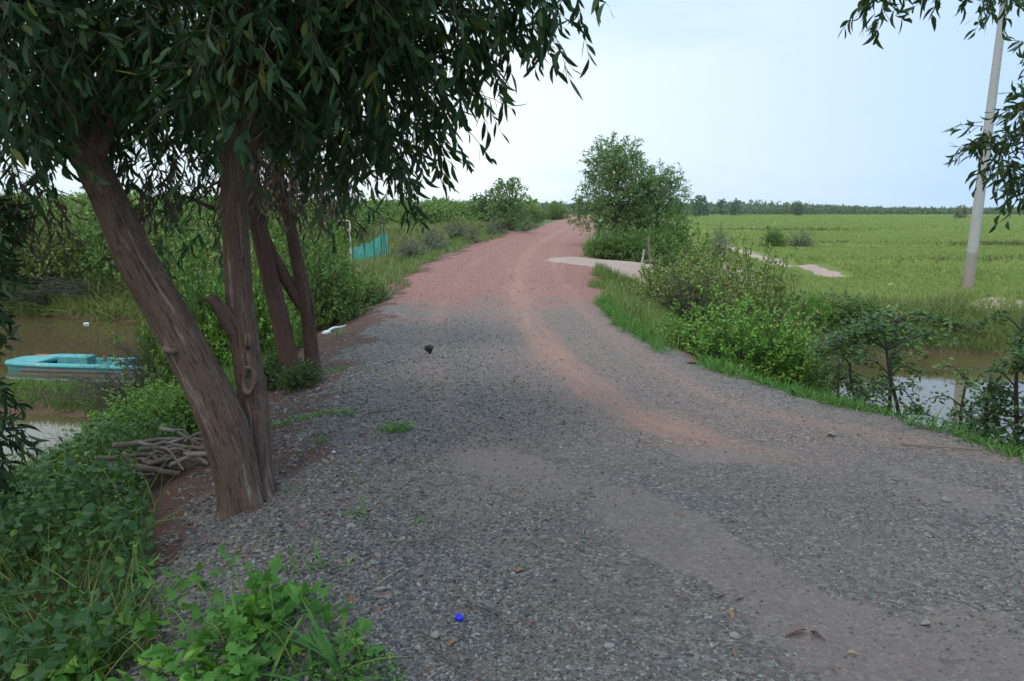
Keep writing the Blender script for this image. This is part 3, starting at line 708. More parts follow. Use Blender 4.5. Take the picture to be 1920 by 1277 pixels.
# --- acacia whose trunk stands just outside the right edge, and one outside the left edge
def side_tree(name, label, base, trunk_pts, trunk_r, cls, dens, mat, leaf, twl=(.25, .5), extra=None, overh=None):
    base = np.array(base); rt = empty(name, base, label, 'tree'); mt, ml, mtw, mbr = MB(), MB(), MB(), MB()
    q = spline(np.hstack([np.array(trunk_pts), np.array(trunk_r)[:, None]]), 40); tube(mt, q[:, :3], q[:, 3], 18, .08, 31)
    crown(ml, mtw, px_clusters(cls), dens, leaf, twl, down=.3, hang=.3)
    if overh: crown(ml, mtw, overh, 55, (.15, .034))
    for k, (cx_, cy_, cz_, rr) in enumerate(overh or []): limb(mbr, q[-2, :3], (cx_, cy_, cz_), .03, .006, 900 + k, .08)
    for k, (px, py, Y, rr) in enumerate(cls):
        c = W(px, py, Y); j = np.argmin(np.abs(q[:, 2] - (c[2] + .25)))
        limb(mbr, q[j, :3], c, .022, .005, 50 + k, .08)
    part('trunk', mt.mesh('trunk', M['bark2'], off=base), rt); merge(mbr, mtw); part('branches', mbr.mesh('branches', M['bark2'], off=base), rt)
    part('leaves', ml.mesh('leaves', mat, off=base), rt)
    return rt
zb = Hs(5.6, 5.6)
side_tree('acacia_tree', 'acacia at the right edge with sparse dark sickle leaf branches in front of the pole', (5.6, 5.6, zb - .1),
          [(5.6, 5.6, zb - .2), (5.5, 5.6, .8), (5.3, 5.5, 2.2), (5.0, 5.3, 3.6), (4.6, 5.2, 5.2)], [.13, .12, .10, .08, .05],
          [(1868, 235, 6.3, 28), (1850, 275, 6.2, 28), (1890, 290, 6.2, 36), (1915, 235, 6.1, 30), (1925, 320, 6.0, 40), (1912, 375, 6.0, 24), (1945, 140, 5.9, 24), (1940, 90, 6, 20), (1640, -18, 5.2, 20), (1672, -4, 5.2, 18), (1612, -25, 5.2, 16), (1720, -45, 5.2, 22), (1790, -42, 5.2, 22), (1840, -32, 5.4, 26), (1868, -22, 5.5, 22), (1770, -110, 5.2, 60), (1880, -110, 5.5, 60), (1640, -110, 5, 60), (1970, 200, 6, 55), (1995, 330, 6, 60)],
          640, M['acacia_right'], (.10, .021), (.1, .26), overh=[(x, y, 4.9, 1.0) for x in (1.9, 3.4, 5.0) for y in (-.4, 1.0, 2.6)])
zb = Hs(-5.0, 5.4)
side_tree('acacia_tree', 'acacia at the far left edge with dark leafy twigs hanging over the pond', (-5.0, 5.4, zb - .1),
          [(-5.0, 5.4, zb - .2), (-4.9, 5.4, .5), (-4.7, 5.2, 2.0), (-4.5, 5.1, 3.6)], [.11, .10, .08, .04],
          [(-50, 470, 4.6, 36), (-55, 560, 4.6, 34), (-40, 600, 4.7, 20), (-80, 520, 4.6, 60), (-30, 780, 4.7, 32), (-10, 820, 4.8, 24), (-60, 700, 4.8, 50), (-60, 860, 4.7, 50), (-90, 380, 4.6, 70)],
          900, M['acacia'], (.125, .024), (.12, .26))

# --- thin bare stem at upper left with hanging dead leaves
bb_ = P(135, 600)
# ------------------------------------------------------------------ roadside and distant trees
def small_tree(name, base, h, w_, ncl, dens, mat, leaf, seed, twl=(.25, .5), lean=0.0, zlo=.2, trunk=True, nl=9, tr=None):
    rg = np.random.default_rng(seed); mt, ml, mtw = MB(), MB(), MB()
    top = np.array([lean, 0, h * .85]); tr = tr or .035 * h ** .5 * 1.3
    q = spline([(0, 0, -.15), (lean * .2, 0, h * .3), (lean * .6, .05, h * .6), tuple(top)], 16)
    tube(mt, q, np.linspace(tr, tr * .25, 16), 9, .1, seed)
    cls = []
    for k in range(ncl):
        t = zlo + (1 - zlo) * (k + .5) / ncl; z = h * t * .93
        wr = w_ * .56 * (math.sin(math.pi * min(1, max(.08, t * .88 + .06))) ** .8)
        a = k * 2.4 + rg.uniform(-.5, .5); rr = wr * rg.uniform(.35, .75)
        r = w_ * rg.uniform(.11, .19) * (1.1 - .3 * t)
        cx, cy = lean * t + math.cos(a) * rr, math.sin(a) * rr
        cls.append((cx, cy, z, r)); j = int(15 * min(.98, t * .75)); limb(mt, q[j], (cx, cy, z), tr * .35, .01, seed + k, .02, 7, 5)
    crown(ml, mtw, cls, dens, leaf, twl, nl, down=-.15, hang=.12)
    return mt, ml, mtw
def add_small_tree(name, base, label, *a, group=None, bark_='bark2', **k):
    mt, ml, mtw = small_tree(name, base, *a, **k); rt = empty(name, base, label, 'tree', group)
    mat = a[4]
    merge(mt, mtw); part('trunk', mt.mesh('trunk', M[bark_]), rt); part('crown', ml.mesh('crown', mat), rt)
    return rt
bt = G(1152, 468, -.2); bt[2] = Hs(bt[0], bt[1])
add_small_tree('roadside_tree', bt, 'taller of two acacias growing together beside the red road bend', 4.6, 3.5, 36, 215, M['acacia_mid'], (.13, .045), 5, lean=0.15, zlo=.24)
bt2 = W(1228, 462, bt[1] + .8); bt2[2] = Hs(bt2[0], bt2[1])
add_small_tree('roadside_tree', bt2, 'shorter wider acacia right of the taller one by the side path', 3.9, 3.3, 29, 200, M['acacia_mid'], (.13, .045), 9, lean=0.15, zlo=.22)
def at_ground(px, Y):
    c = W(px, 388, Y); return np.array([c[0], c[1], Hs(c[0], c[1])])
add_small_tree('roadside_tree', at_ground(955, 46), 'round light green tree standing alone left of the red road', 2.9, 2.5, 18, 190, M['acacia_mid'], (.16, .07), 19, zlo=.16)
add_small_tree('roadside_tree', at_ground(905, 60), 'small dark tree just left of the round light green one', 2.9, 2.3, 11, 110, M['bush_dark'], (.2, .09), 23, zlo=.3)
add_small_tree('roadside_tree', at_ground(1086, 95), 'tiny dark tree where the red road disappears', 2.3, 2.2, 9, 90, M['bush_dark'], (.25, .12), 29, zlo=.15)
fartrees = [(1312, 230, 5.2, 5.0, 'far rounded tree standing tallest on the horizon left of the pole'), (1352, 260, 4.6, 3.4, 'small far tree just right of the tallest horizon tree'),
            (1379, 250, 4.4, 3.6, 'far tree at the right end of the trio on the horizon'), (1495, 250, 3.9, 4, 'low far tree barely above the belt in mid horizon'),
            (1802, 190, 2.6, 2.6, 'lone brownish small tree in the rice field left of the pole')]
for k, (px, Y, h, w_, lb) in enumerate(fartrees):
    add_small_tree('far_tree', at_ground(px, Y), lb, h * 1.1, w_ * 1.1, 14, 34, M['far'] if k < 4 else M['bush_grey'], (.5, .26), 40 + k, twl=(.5, .9), group='lone trees far across the rice field', nl=8)

# ------------------------------------------------------------------ bushes
def bush_meshes(w_, d_, h, nleaf, prof, ll, lw, mat, seed, stems=14, clump=14, upr=.5, low=.05, spread=.12, twigmat=None, compound=False):
    rg = np.random.default_rng(seed); ml, ms = MB(), MB()
    nc = nleaf // clump
    d = rg.normal(size=(nc, 3)); d[:, 2] = np.abs(d[:, 2]); d /= np.linalg.norm(d, axis=1, keepdims=True)
    lump = .62 + .62 * vn(np.arctan2(d[:, 1], d[:, 0]) * 1.8 + seed, d[:, 2] * 3.5, seed) + .12 * rg.normal(size=nc)
    rad = rg.uniform(.25, 1, nc) ** .45 * lump
    c = d * rad[:, None] * np.array([w_ / 2, d_ / 2, h]); c[:, 2] += low * h
    tipd = norm(d * .7 + np.array([0, 0, upr]) + rg.normal(size=(nc, 3)) * .35)
    a = c - tipd * spread * 1.2 * h
    src = c * np.array([.25, .25, 0]) + rg.normal(size=(nc, 3)) * [.05 * w_, .05 * w_, 0]
    sel = rg.random(nc) < min(1, 160 / nc)
    if sel.any(): tubes_batch(ms, src[sel], a[sel], np.full(sel.sum(), -.05 * h), np.full(sel.sum(), .008 * max(h, .6)), np.full(sel.sum(), .003 * max(h, .6)), 5, 4)
    tubes_batch(ms, a, c + tipd * spread * h, np.zeros(nc), np.full(nc, .0025 * max(h, .6)), np.full(nc, .001), 3, 3)
    k = np.repeat(np.arange(nc), clump); N = len(k); t = rg.uniform(-.8, 1, N)
    P0 = c[k] + tipd[k] * (t * spread * h)[:, None]
    ld = norm(tipd[k] * .35 + rg.normal(size=(N, 3)) * .8 + np.array([0, 0, .05]))
    side = norm(np.cross(ld, np.array([0, 0, 1.0])) + rg.normal(size=(N, 3)) * .45)
    leaves(ml, P0, ld, side, ll * rg.uniform(.6, 1.25, N), lw * rg.uniform(.7, 1.2, N), prof, rg.uniform(-.05, .05, N), rg.uniform(0, .3, N))
    return ml, ms
BM_CACHE = {}
def bush(name, base, w_, h, label, kind, seed=0, group=None, cat='bush', rz=0.0, sx_=1.0, nmul=1.0):
    K = {'bright': ('oval', .046, .026, 'bush_bright', 9500), 'green': ('oval', .06, .03, 'bush_green', 6000), 'olive': ('oval', .042, .024, 'bush_olive', 8500),
         'dark': ('oval', .075, .042, 'bush_dark', 3200), 'grey': ('small', .06, .03, 'bush_grey', 2600), 'scrub': ('diamond', .065, .036, 'scrub', 10000),
         'scrubdark': ('diamond', .065, .036, 'bush_green', 9000), 'fern': ('small', .05, .018, 'bush_green', 7000), 'reed': ('blade', .3, .02, 'bush_olive', 2200)}[kind]
    key = (kind, seed % 3)
    if key not in BM_CACHE:
        ml, ms = bush_meshes(1.6, 1.6, 1.0, K[4], K[0], K[1], K[2], M[K[3]], 60 + seed % 3 + len(BM_CACHE) * 7, clump={'reed': 5}.get(kind, 14), upr={'reed': 1.6}.get(kind, .22))
        BM_CACHE[key] = (ml.mesh(kind + '_foliage', M[K[3]]), ms.mesh(kind + '_stems', M['twig']))
    fm, sm = BM_CACHE[key]
    rt = empty(name, base, label, cat, group, rz); rt.scale = (w_ / 1.6 * sx_, w_ / 1.6, h)
    part('foliage', fm, rt); part('stems', sm, rt); return rt
def gb(px, py, Y=None):
    if Y is None: return P(px, py)
    c = W(px, py, Y); c[2] = Hs(c[0], c[1]); return c

EDGE = [  # px, Y, width, height, kind, label
    # right of the road
    (1370, 9.6, 1.8, 560, 'bright', 'bright lime green bush at the right gravel edge, the brightest one'),
    (1270, 10.4, .9, 592, 'bright', 'small bright green bush at the left foot of the lime green bush'),
    (1465, 9.6, 1.1, 590, 'bright', 'lime green bush at the edge nearest the right pond'),
    (1290, 14.6, 2.5, 472, 'olive', 'olive flowering thicket between the side path and the lime green bush'),
    (1400, 15.4, 2.4, 462, 'olive', 'tall olive bush with reddish tips right of the flowering thicket'),
    (1235, 15.6, 1.3, 500, 'olive', 'narrow olive bush at the grassy strip beside the road'),
    (1330, 19.5, 3.0, 452, 'olive', 'broad olive bush below the two acacias, behind the thicket'),
    (1440, 17.8, 2.2, 500, 'green', 'green bush on the bank end of the right pond, left of the bare sticks'),
    (1280, 22.5, 2.4, 440, 'green', 'rounded green bush just right of the wooden posts'),
    (1135, 26.2, 1.5, 420, 'green', 'leafy green bush at the left foot of the taller acacia'),
    (1175, 26.0, 1.6, 428, 'scrubdark', 'low dark bush beneath the taller acacia trunk'),
    (1250, 28.5, 2.3, 402, 'scrubdark', 'dense dark bush beneath the shorter acacia'),
    (1115, 27.6, 1.0, 440, 'bright', 'small light green bush leaning over the red road bend'),
    (1520, 21.0, 1.4, 545, 'bright', 'low bright green herb clump on the far pond bank'),
    (1600, 21.0, 1.9, 550, 'green', 'green herb clump on the far pond bank right of the bare sticks'),
    (1700, 20.6, 1.6, 592, 'olive', 'olive herb clump above the brown pond water'),
    (1780, 20.6, 1.4, 600, 'grey', 'grey green feathery clump on the far pond bank'),
    (1545, 21.8, 1.8, 566, 'green', 'green bush on the far pond bank right of the bare sticks and herb clump'),
    (1650, 21.4, 2.2, 575, 'olive', 'olive bush in the middle of the far pond bank'),
    (1745, 21.0, 1.9, 590, 'green', 'low green bush on the far pond bank left of the earth mound'),
    (1820, 20.4, 1.1, 600, 'olive', 'small olive bush beside the earth mound'),
    (1500, 12.0, 1.3, 590, 'green', 'green bush behind the lime green bush where the pond begins'),
    (1530, 9.2, .8, 660, 'green', 'low green bush leaning over the water right of the lime green bush'),
    (1345, 41, 1.6, 418, 'grey', 'grey green shrub at the field edge behind the path'),
    (1440, 55.5, 1.6, 428, 'scrubdark', 'small dark shrub on the bund in mid field'),
    (1492, 55.5, 2.2, 424, 'grey', 'wide grey shrub on the bund right of the small dark shrub'),
    # left of the road
    (620, 12.4, 1.3, 440, 'green', 'large green bush between the second acacia and the red road'),
    (690, 14.0, 1.0, 515, 'green', 'green bush at the left red verge in front of the net'),
    (580, 13.5, 1.6, 430, 'green', 'leafy bush directly behind the second acacia stems'),
    (470, 10.6, 1.5, 480, 'bright', 'light green bush seen between the two acacias'),
    (395, 10.8, 1.7, 455, 'green', 'green bush seen between the leaning stem and the upright stem'),
    (350, 14.0, 2.0, 430, 'green', 'tall bush behind the leaning stem, right of the left pond'),
    (440, 16.5, 2.4, 402, 'olive', 'tall olive bush behind the acacia pair'),
    (540, 18.5, 2.6, 402, 'scrub', 'wide scrub bush behind the acacias towards the net'),
    (590, 22.0, 2.2, 396, 'scrub', 'wide light bush left of the white pipe'),
    (350, 19.5, 1.8, 430, 'scrub', 'light bush at the right shore of the left pond'),
    (285, 7.4, 1.3, 722, 'bright', 'low bright bush behind the firewood pile'),
    (345, 7.2, 1.0, 705, 'bright', 'low bright bush at the foot of the leaning acacia stem'),
    (255, 8.4, 1.0, 760, 'green', 'low green bush left of the firewood beside the near water'),
    (510, 7.9, .7, 655, 'dark', 'dark low shrub between the two acacia feet'),
    (560, 7.4, .5, 695, 'dark', 'small dark shrub against the second acacia foot'),
    (60, 27.5, 3.6, 378, 'olive', 'tall yellowish thicket on the far bank at the left edge'),
    (150, 28.0, 3.4, 385, 'olive', 'yellowish reedy thicket behind the boat'),
    (235, 27.5, 3.4, 380, 'green', 'green thicket on the far bank behind the leaning stem'),
    (330, 26.5, 3.2, 385, 'scrub', 'scrub thicket at the right end of the far pond bank'),
    (-40, 27.0, 3.6, 378, 'green', 'green thicket on the far bank cut by the left edge'),
    (430, 26.0, 3.2, 380, 'green', 'dense green thicket behind the upright stem'),
    (530, 28.0, 3.0, 385, 'scrub', 'scrub thicket beyond the acacias, left of the pipe frame'),
]
for k, (px, Y, w_, h, kd, lb) in enumerate(EDGE):
    b_ = gb(px, 600, Y); h = max(.25, (W(px, h, Y)[2] - b_[2]) / 1.13); bush('bush', b_, w_, h, lb, kd, k, rz=k * 1.3)
# scrub land on the left: individual shrubs in rows towards the horizon
rg = np.random.default_rng(5)
SCL = 0
for k in range(190):
    Y = 32 * (5.2 ** (k / 190)); px = rg.uniform(-60, 610) if Y < 50 else rg.uniform(-60, 900) if Y < 64 else rg.uniform(-60, 1045)
    c = at_ground(px, Y)
    if float(sdpoly(c[:1], c[1:2], ROAD)[0]) < 3.5: continue
    hh = (W(px, 366 + max(0, px - 500) * .028, Y)[2] - c[2]) / 1.13 * rg.uniform(.8, 1.02)
    bush('shrub', c, rg.uniform(3.0, 5.0) * (1 + Y / 200), hh, 'light green shrub among the scrub spreading to the left horizon', ('scrub', 'scrub', 'scrubdark', 'scrub')[k % 4], k,
         'shrubs of the scrub land left of the road', rz=rg.uniform(0, 6))
for k in range(16):
    c = at_ground(rg.uniform(985, 1078), 75 * (2.6 ** (k / 15)))
    if float(sdpoly(c[:1], c[1:2], ROAD)[0]) < 1.6: continue
    bush('shrub', c, rg.uniform(2.0, 3.6), rg.uniform(1.2, 2.2), 'low shrub crowding the left side of the road where it fades out', ('scrub', 'scrubdark')[k % 2], k, 'shrubs beside the far end of the road', rz=k)
# weedy shrubs along the left verge of the red road
for k in range(22):
    t = k / 21; px = 745 + 290 * t ** .8; Y = 27 + 34 * t ** 1.4
    if k % 4 == 3: continue
    c = at_ground(px + rg.uniform(-40, 5), Y)
    bush('weed', c, rg.uniform(.8, 1.6), rg.uniform(.4, 1.05), 'wispy grey green weed on the grassy verge left of the red road', 'grey', k, 'weeds along the left verge of the red road', 'weed', rz=rg.uniform(0, 6))
# far belts (one mass each)
def belt(name, label, x0, x1, Y0, Y1, n, h, ll, mat, seed, zb=None):
    rg = np.random.default_rng(seed); mb = MB()
    x = rg.uniform(x0, x1, n); y = rg.uniform(Y0, Y1, n); hz = h * (.5 + .85 * vn(x * .03, y * .05, seed) + .25 * (vn(x * .012, y * .01, seed + 9) > .6)) * (.85 + .3 * vn(x * .4, y * .1, seed + 3))
    z = rg.uniform(0, 1, n) ** .7 * hz; g0 = H(x, y, False)
    N = n; P0 = np.stack([x, y, g0 + z], 1)
    leaves(mb, P0, norm(rg.normal(size=(N, 3))), rg.normal(size=(N, 3)), ll * rg.uniform(.6, 1.3, N), ll * .6 * rg.uniform(.6, 1.2, N), 'diamond')
    return tag(link(name, mb.mesh(name, mat)), label, 'wood', None, 'stuff')
belt('far_scrub_belt', 'dark green belt of far scrub closing the rice field on the horizon', 20, 380, 285, 330, 60000, 2.35, 1.1, M['far'], 3)
belt('far_scrub', 'far scrub reading as one mass under the left horizon', -260, 5, 150, 300, 40000, 2.9, 1.5, M['scrub'], 4)
belt('far_scrub', 'distant scrub beyond the end of the road', -40, 120, 300, 420, 22000, 2.9, 1.7, M['far'], 6)

# ------------------------------------------------------------------ grass and ground cover
def vis_scatter(n, y0, y1, pxa, pxb, rng_, power=1.0):
    """random ground points over a wedge in front of the camera, denser nearby"""
    u = rng_.random(n); Y = y0 * (y1 / y0) ** (u ** power); px = rng_.uniform(pxa, pxb, n)
    X = (px - 960) / FPX * Y / math.cos(PITCH) * 1.0
    return X, Y
def grass(name, label, X, Y, hgt, wid, mat, seed, lean=.5, per=3, bend=.35, cat='grass', spread=.04):
    rg = np.random.default_rng(seed); X = np.repeat(X, per); Y = np.repeat(Y, per); n = len(X)
    X = X + rg.normal(size=n) * spread; Y = Y + rg.normal(size=n) * spread
    Z = H(X, Y) - .01; D = norm(np.stack([rg.normal(size=n) * lean, rg.normal(size=n) * lean, np.ones(n)], 1))
    hh = np.broadcast_to(hgt, (n // per,)) if np.ndim(hgt) else np.full(n // per, hgt); hh = np.repeat(hh, per) * rg.uniform(.5, 1.25, n)
    ww = np.repeat(np.broadcast_to(wid, (n // per,)), per)
    mb = MB(); leaves(mb, np.stack([X, Y, Z], 1), D, rg.normal(size=(n, 3)) * [1, 1, .05], hh, ww, 'blade', 0, rg.uniform(0, bend * 2, n))
    return tag(link(name, mb.mesh(name, mat)), label, cat, None, 'stuff')
rg = np.random.default_rng(21)
# lush verge on the right road edge
X, Y = rg.uniform(1.2, 5.0, 60000), rg.uniform(3.8, 13.5, 60000)
d = sdpoly(X, Y, ROAD); m = (d > -.06 + .12 * fbm(X * 3, Y * 3, 2)) & (d < .16 + .55 * fbm(X * 1.5, Y * 1.5, 4)) & (rg.random(len(X)) < 1.5 * vn(X * 2.2, Y * 2.2, 6) - .25)
grass('verge_grass', 'lush green grass tufts along the right edge of the gravel', X[m][:9000], Y[m][:9000], .10 + .05 * sst(6, 10, Y[m][:9000]), .008, M['grass_lush'], 1, .7, 3, .6)
X, Y = rg.uniform(1.2, 5.5, 26000), rg.uniform(9.5, 24.5, 26000)
d = sdpoly(X, Y, ROAD); m = (d > .15 + 1.1 * fbm(X * 1.3, Y * 1.3, 14)) & (rg.random(len(X)) < 1.4 * vn(X * 1.1, Y * 1.1, 19)) & (d < np.where(Y < 11.5, .9, 2.4)) & (segdist(X, Y, PATH)[0] > 1.9)
grass('verge_grass', 'bright grass strip between the road and the olive thicket', X[m], Y[m], .22, .014, M['grass'], 2, .35, 3)
# left verge
X, Y = rg.uniform(-6.5, 6, 90000), rg.uniform(8.5, 70, 90000)
d = sdpoly(X, Y, ROAD); m = (d > .35 + 1.8 * fbm(X * .8, Y * .8, 15) + .7 * (Y < 16)) & (rg.random(len(X)) < 1.5 * vn(X * .9, Y * .9, 23)) & (d < 2.6) & (X < -.1 + .055 * (Y - 12)) & (rg.random(len(X)) < .6)
grass('verge_grass', 'grass strip following the left edge of the red road', X[m][:16000], Y[m][:16000], .22, .018, M['grass'], 3, .4, 3)
# dry grass on the left land
X, Y = vis_scatter(26000, 22, 75, 600, 1010, rg); d = sdpoly(X, Y, ROAD); m = (d > 1.8) & (X < .055 * Y)
grass('dry_grass', 'dry yellowish grass between the net fence and the scrub', X[m], Y[m], .38, .03, M['grass_dry'], 4, .4, 3)
# field grass, rice
X, Y = vis_scatter(90000, 20, 120, 1240, 2050, rg, .9)
dd = np.minimum(sdpoly(X, Y, PONDR), 50); m = (dd > .5) & (sdpoly(X, Y, ROAD) > 3) & (segdist(X, Y, PATH2)[0] > .9) & (segdist(X, Y, PATH)[0] > 1) & (X > 6)
X, Y = X[m], Y[m]; nn = len(X)
grass('rice_plants', 'young rice and grass covering the field on the right', X, Y, .10 + .10 * vn(X * .4, Y * .4, 5), .012 + .0007 * Y, M['grass_rice'], 5, .3, 3, .3)
X, Y = vis_scatter(22000, 16, 25, 1380, 2050, rg); dd = sdpoly(X, Y, PONDR); m = (dd > .3) & (dd < 3.6) & (Y > 17) & (np.hypot(X - 13.4, Y - 21.6) > .9)
grass('bank_grass', 'tall yellowish grass on the far bank of the right pond', X[m][:4200], Y[m][:4200], .3, .013, M['grass_dry'], 6, .35, 4, .5, spread=.08)
X, Y = vis_scatter(16000, 16, 25, 1380, 2050, rg); dd = sdpoly(X, Y, PONDR); m = (dd > .05) & (dd < 2.2) & (Y > 17)
grass('bank_grass', 'green grass at the waterline of the right pond', X[m], Y[m], .35, .013, M['grass'], 7, .35, 3, .5, spread=.08)
X2, Y2 = vis_scatter(30000, 105, 288, 1270, 2100, rg)
grass('rice_plants', 'far rice plants reaching to the scrub belt', X2, Y2, .30, .05 + .0012 * Y2, M['grass_rice'], 55, .3, 3, .3, spread=.8)
# bund grass
X = rg.uniform(12, 75, 20000); yb = rg.choice([40, 56, 58.5, 56, 58.5, 92], 20000); k = rg.random(20000) < 2.2 * vn(X * .12, yb * 1.0, 77) - .5; X, yb = X[k], yb[k]; Y = yb + 1.2 * fbm(X * .05, X * .02 + yb, 9) + .03 * X + rg.normal(size=len(X)) * .45
grass('bund_grass', 'darker grass on the low bunds across the rice field', X * (1 + yb / 100), Y + .03 * X * yb / 100, .22 + yb * .0008, .02 + yb * .0009, M['grass_bund'], 8, .4, 2)
# spit of weeds in the left pond
X, Y = rg.uniform(-13, -5, 20000), rg.uniform(9, 18, 20000); ds = segdist(X, Y, SPIT)[0]; m = ds < .75 + .7 * fbm(X * 1.5, Y * 1.5, 3)
grass('pond_grass', 'green weedy grass spit in the left pond below the boat', X[m][:5000], Y[m][:5000], .2, .012, M['bush_green'], 9, .6, 3, .6)
# reeds on the near shore of the left pond
X, Y = rg.uniform(-13, -4, 30000), rg.uniform(7.5, 12.5, 30000); dd = sdpoly(X, Y, PONDL); m = (np.abs(dd) < .9)
grass('pond_grass', 'thin dark weeds standing along the near shore of the left pond', X[m][:1500], Y[m][:1500], .55, .006, M['bush_dark'], 10, .3, 2, .3)
X, Y = rg.uniform(-26, -6, 30000), rg.uniform(24, 29, 30000); dd = sdpoly(X, Y, PONDL); m = (dd > -.1) & (dd < 1.8)
grass('bank_grass', 'dark tangled grass hanging over the far shore of the left pond', X[m][:5000], Y[m][:5000], .6, .02, M['bush_olive'], 11, .6, 3, .9, spread=.1)
# grass and litter of leaves on the left slope behind the trees
X, Y = rg.uniform(-7, -.5, 60000), rg.uniform(6.5, 17, 60000); d = sdpoly(X, Y, ROAD); dd = sdpoly(X, Y, PONDL)
m = (d > 1.3) & (dd > .1) & (rg.random(len(X)) < .5)
grass('slope_grass', 'mixed green undergrowth on the slope behind the acacias', X[m][:14000], Y[m][:14000], .25, .016, M['bush_green'], 12, .6, 3, .6)

# broad-leaved cover on the near left slope
def cover(name, label, X, Y, zmax, ll, lw, prof, mat, seed, fold=.35, cat='ground cover'):
    rg = np.random.default_rng(seed); n = len(X)
    Z = H(X, Y) + rg.random(n) ** .8 * zmax * (.25 + 1.5 * vn(X * 1.9, Y * 1.9, 64) ** 1.5)
    D = norm(np.stack([rg.normal(size=n), rg.normal(size=n) - .3, rg.normal(size=n) * .6 - .15], 1))
    S = norm(np.cross(D, [0, 0, 1.0]) + rg.normal(size=(n, 3)) * .55)
    mb = MB(); leaves(mb, np.stack([X, Y, Z], 1), D, S, ll * rg.uniform(.5, 1.25, n), lw * rg.uniform(.6, 1.2, n), prof, 0, rg.uniform(0, .3, n), fold)
    # stalks
    k = rg.random(n) < .3
    A = np.stack([X[k] + rg.normal(size=k.sum()) * .03, Y[k] + rg.normal(size=k.sum()) * .03, H(X[k], Y[k]) - .02], 1)
    tubes_batch(mb, A, np.stack([X[k], Y[k], Z[k]], 1), np.zeros(k.sum()), np.full(k.sum(), .0016), np.full(k.sum(), .001), 3, 3)
    return tag(link(name, mb.mesh(name, mat)), label, cat, None, 'stuff')
X, Y = rg.uniform(-6.5, -.6, 90000), rg.uniform(2.0, 7.5, 90000)
d = sdpoly(X, Y, ROAD) + .4 * fbm(X * 2, Y * 2, 41)
bare = np.exp(-(((X - BA[0] - .35) / .55) ** 2 + ((Y - BA[1] - .5) / .8) ** 2))
m = (d > .62 + .35 * np.clip(Y - 3.3, 0, 2)) & (bare < .25) & (rg.random(len(X)) < .5 + .9 * vn(X * 1.6, Y * 1.6, 42)) & (sdpoly(X, Y, PONDL) > -.1)
X, Y = X[m], Y[m]
cover('vine_cover', 'dark green creeping vine leaves covering the slope in the lower left', X[:17000], Y[:17000], .36, .055, .05, 'heart', M['vine'], 1)
cover('slope_weeds', 'small leaved weeds mixed among the creeping vines on the near slope', X[17000:34000], Y[17000:34000], .26, .035, .02, 'oval', M['bush_dark'], 11, .2)
k = vn(X * 1.3, Y * 1.3, 88) > .56
cover('slope_weeds', 'brighter fine leaved weeds in clumps on the near slope', X[k][:7000], Y[k][:7000], .42, .026, .015, 'oval', M['bush_green'], 12, .2)
k = rg.random(len(X)) < .035
grass('slope_grass', 'thin grass blades sticking up through the creeping vines', X[k], Y[k], .36, .007, M['grass'], 57, .45, 3, .6)
# small creeping weeds on the gravel shoulder
X, Y = rg.uniform(-1.9, -.15, 40000), rg.uniform(1.9, 8.5, 40000); q = vn(X * 2.3, Y * 2.3, 77)
corner = np.exp(-(((X + .70) / .38) ** 2 + ((Y - 2.35) / .42) ** 2))
m = (corner + .25 * (q - .5) > .42) | ((q > .86) & (X < -.45))
cover('creeping_weed', 'tiny leaved green weed creeping over the gravel in the lower left', X[m][:9000], Y[m][:9000], .03, .017, .014, 'small', M['vine_bright'], 2, 0, 'weed')

# bright lobed climber in the foreground: individual shoots
def shoot_plant(name, base, pts, nleaf, ll, label, seed, mat='vine_bright', cat='vine', stemr=.0035, lw=.95):
    base = np.array(base); rg = np.random.default_rng(seed); rt = empty(name, base, label, cat, 'bright climbing vines in the lower left corner')
    ms, ml = MB(), MB(); q = spline(pts, 24); tube(ms, q, np.linspace(stemr, stemr * .4, 24), 6)
    k = np.linspace(2, 23, nleaf).astype(int); side = rg.normal(size=(nleaf, 3)) * [1, 1, .4]
    A = q[k]; B = A + norm(side) * (ll * .8) + [0, 0, .02]
    tubes_batch(ms, A, B, np.zeros(nleaf), np.full(nleaf, .0015), np.full(nleaf, .001))
    D = norm(norm(B - A) + rg.normal(size=(nleaf, 3)) * .3 + [0, -.25, -.15]); S = norm(np.cross(D, [0, 0, 1.0]) + rg.normal(size=(nleaf, 3)) * .3)
    sz = ll * rg.uniform(.7, 1.2, nleaf) * np.linspace(1.1, .55, nleaf)
    leaves(ml, B, D, S, sz, sz * lw, 'lobed', 0, rg.uniform(.1, .5, nleaf), .3)
    part('stem', ms.mesh('stem', M['grass_lush'], off=base), rt); part('leaves', ml.mesh('leaves', M[mat], off=base), rt)
VN = [  # px start, py start, px tip, py tip, lift
    (330, 1200, 245, 1075, .16, 'vine shoot rising highest at the left with a pale tip'), (420, 1190, 330, 1105, .14, 'vine shoot arching left over the gravel slope'),
    (470, 1200, 420, 1100, .18, 'upright vine shoot with broad leaves in the middle of the clump'), (520, 1220, 500, 1105, .15, 'vine shoot pointing at the gravel behind the clump'),
    (600, 1220, 560, 1140, .12, 'vine shoot at the right shoulder of the clump'), (380, 1250, 300, 1150, .12, 'low vine shoot spreading to the left corner'),
    (680, 1250, 640, 1190, .1, 'vine shoot nearest the orange leaf side'), (560, 1270, 470, 1180, .1, 'vine shoot lying in front of the grass clump'),
    (300, 1270, 200, 1200, .1, 'vine shoot low in the lower left corner'), (620, 1190, 600, 1150, .08, 'short vine shoot beside the dry stick'),
    (440, 1265, 380, 1190, .12, 'vine shoot in the heart of the clump'), (500, 1180, 470, 1130, .1, 'short broad leaf shoot behind the clump')]
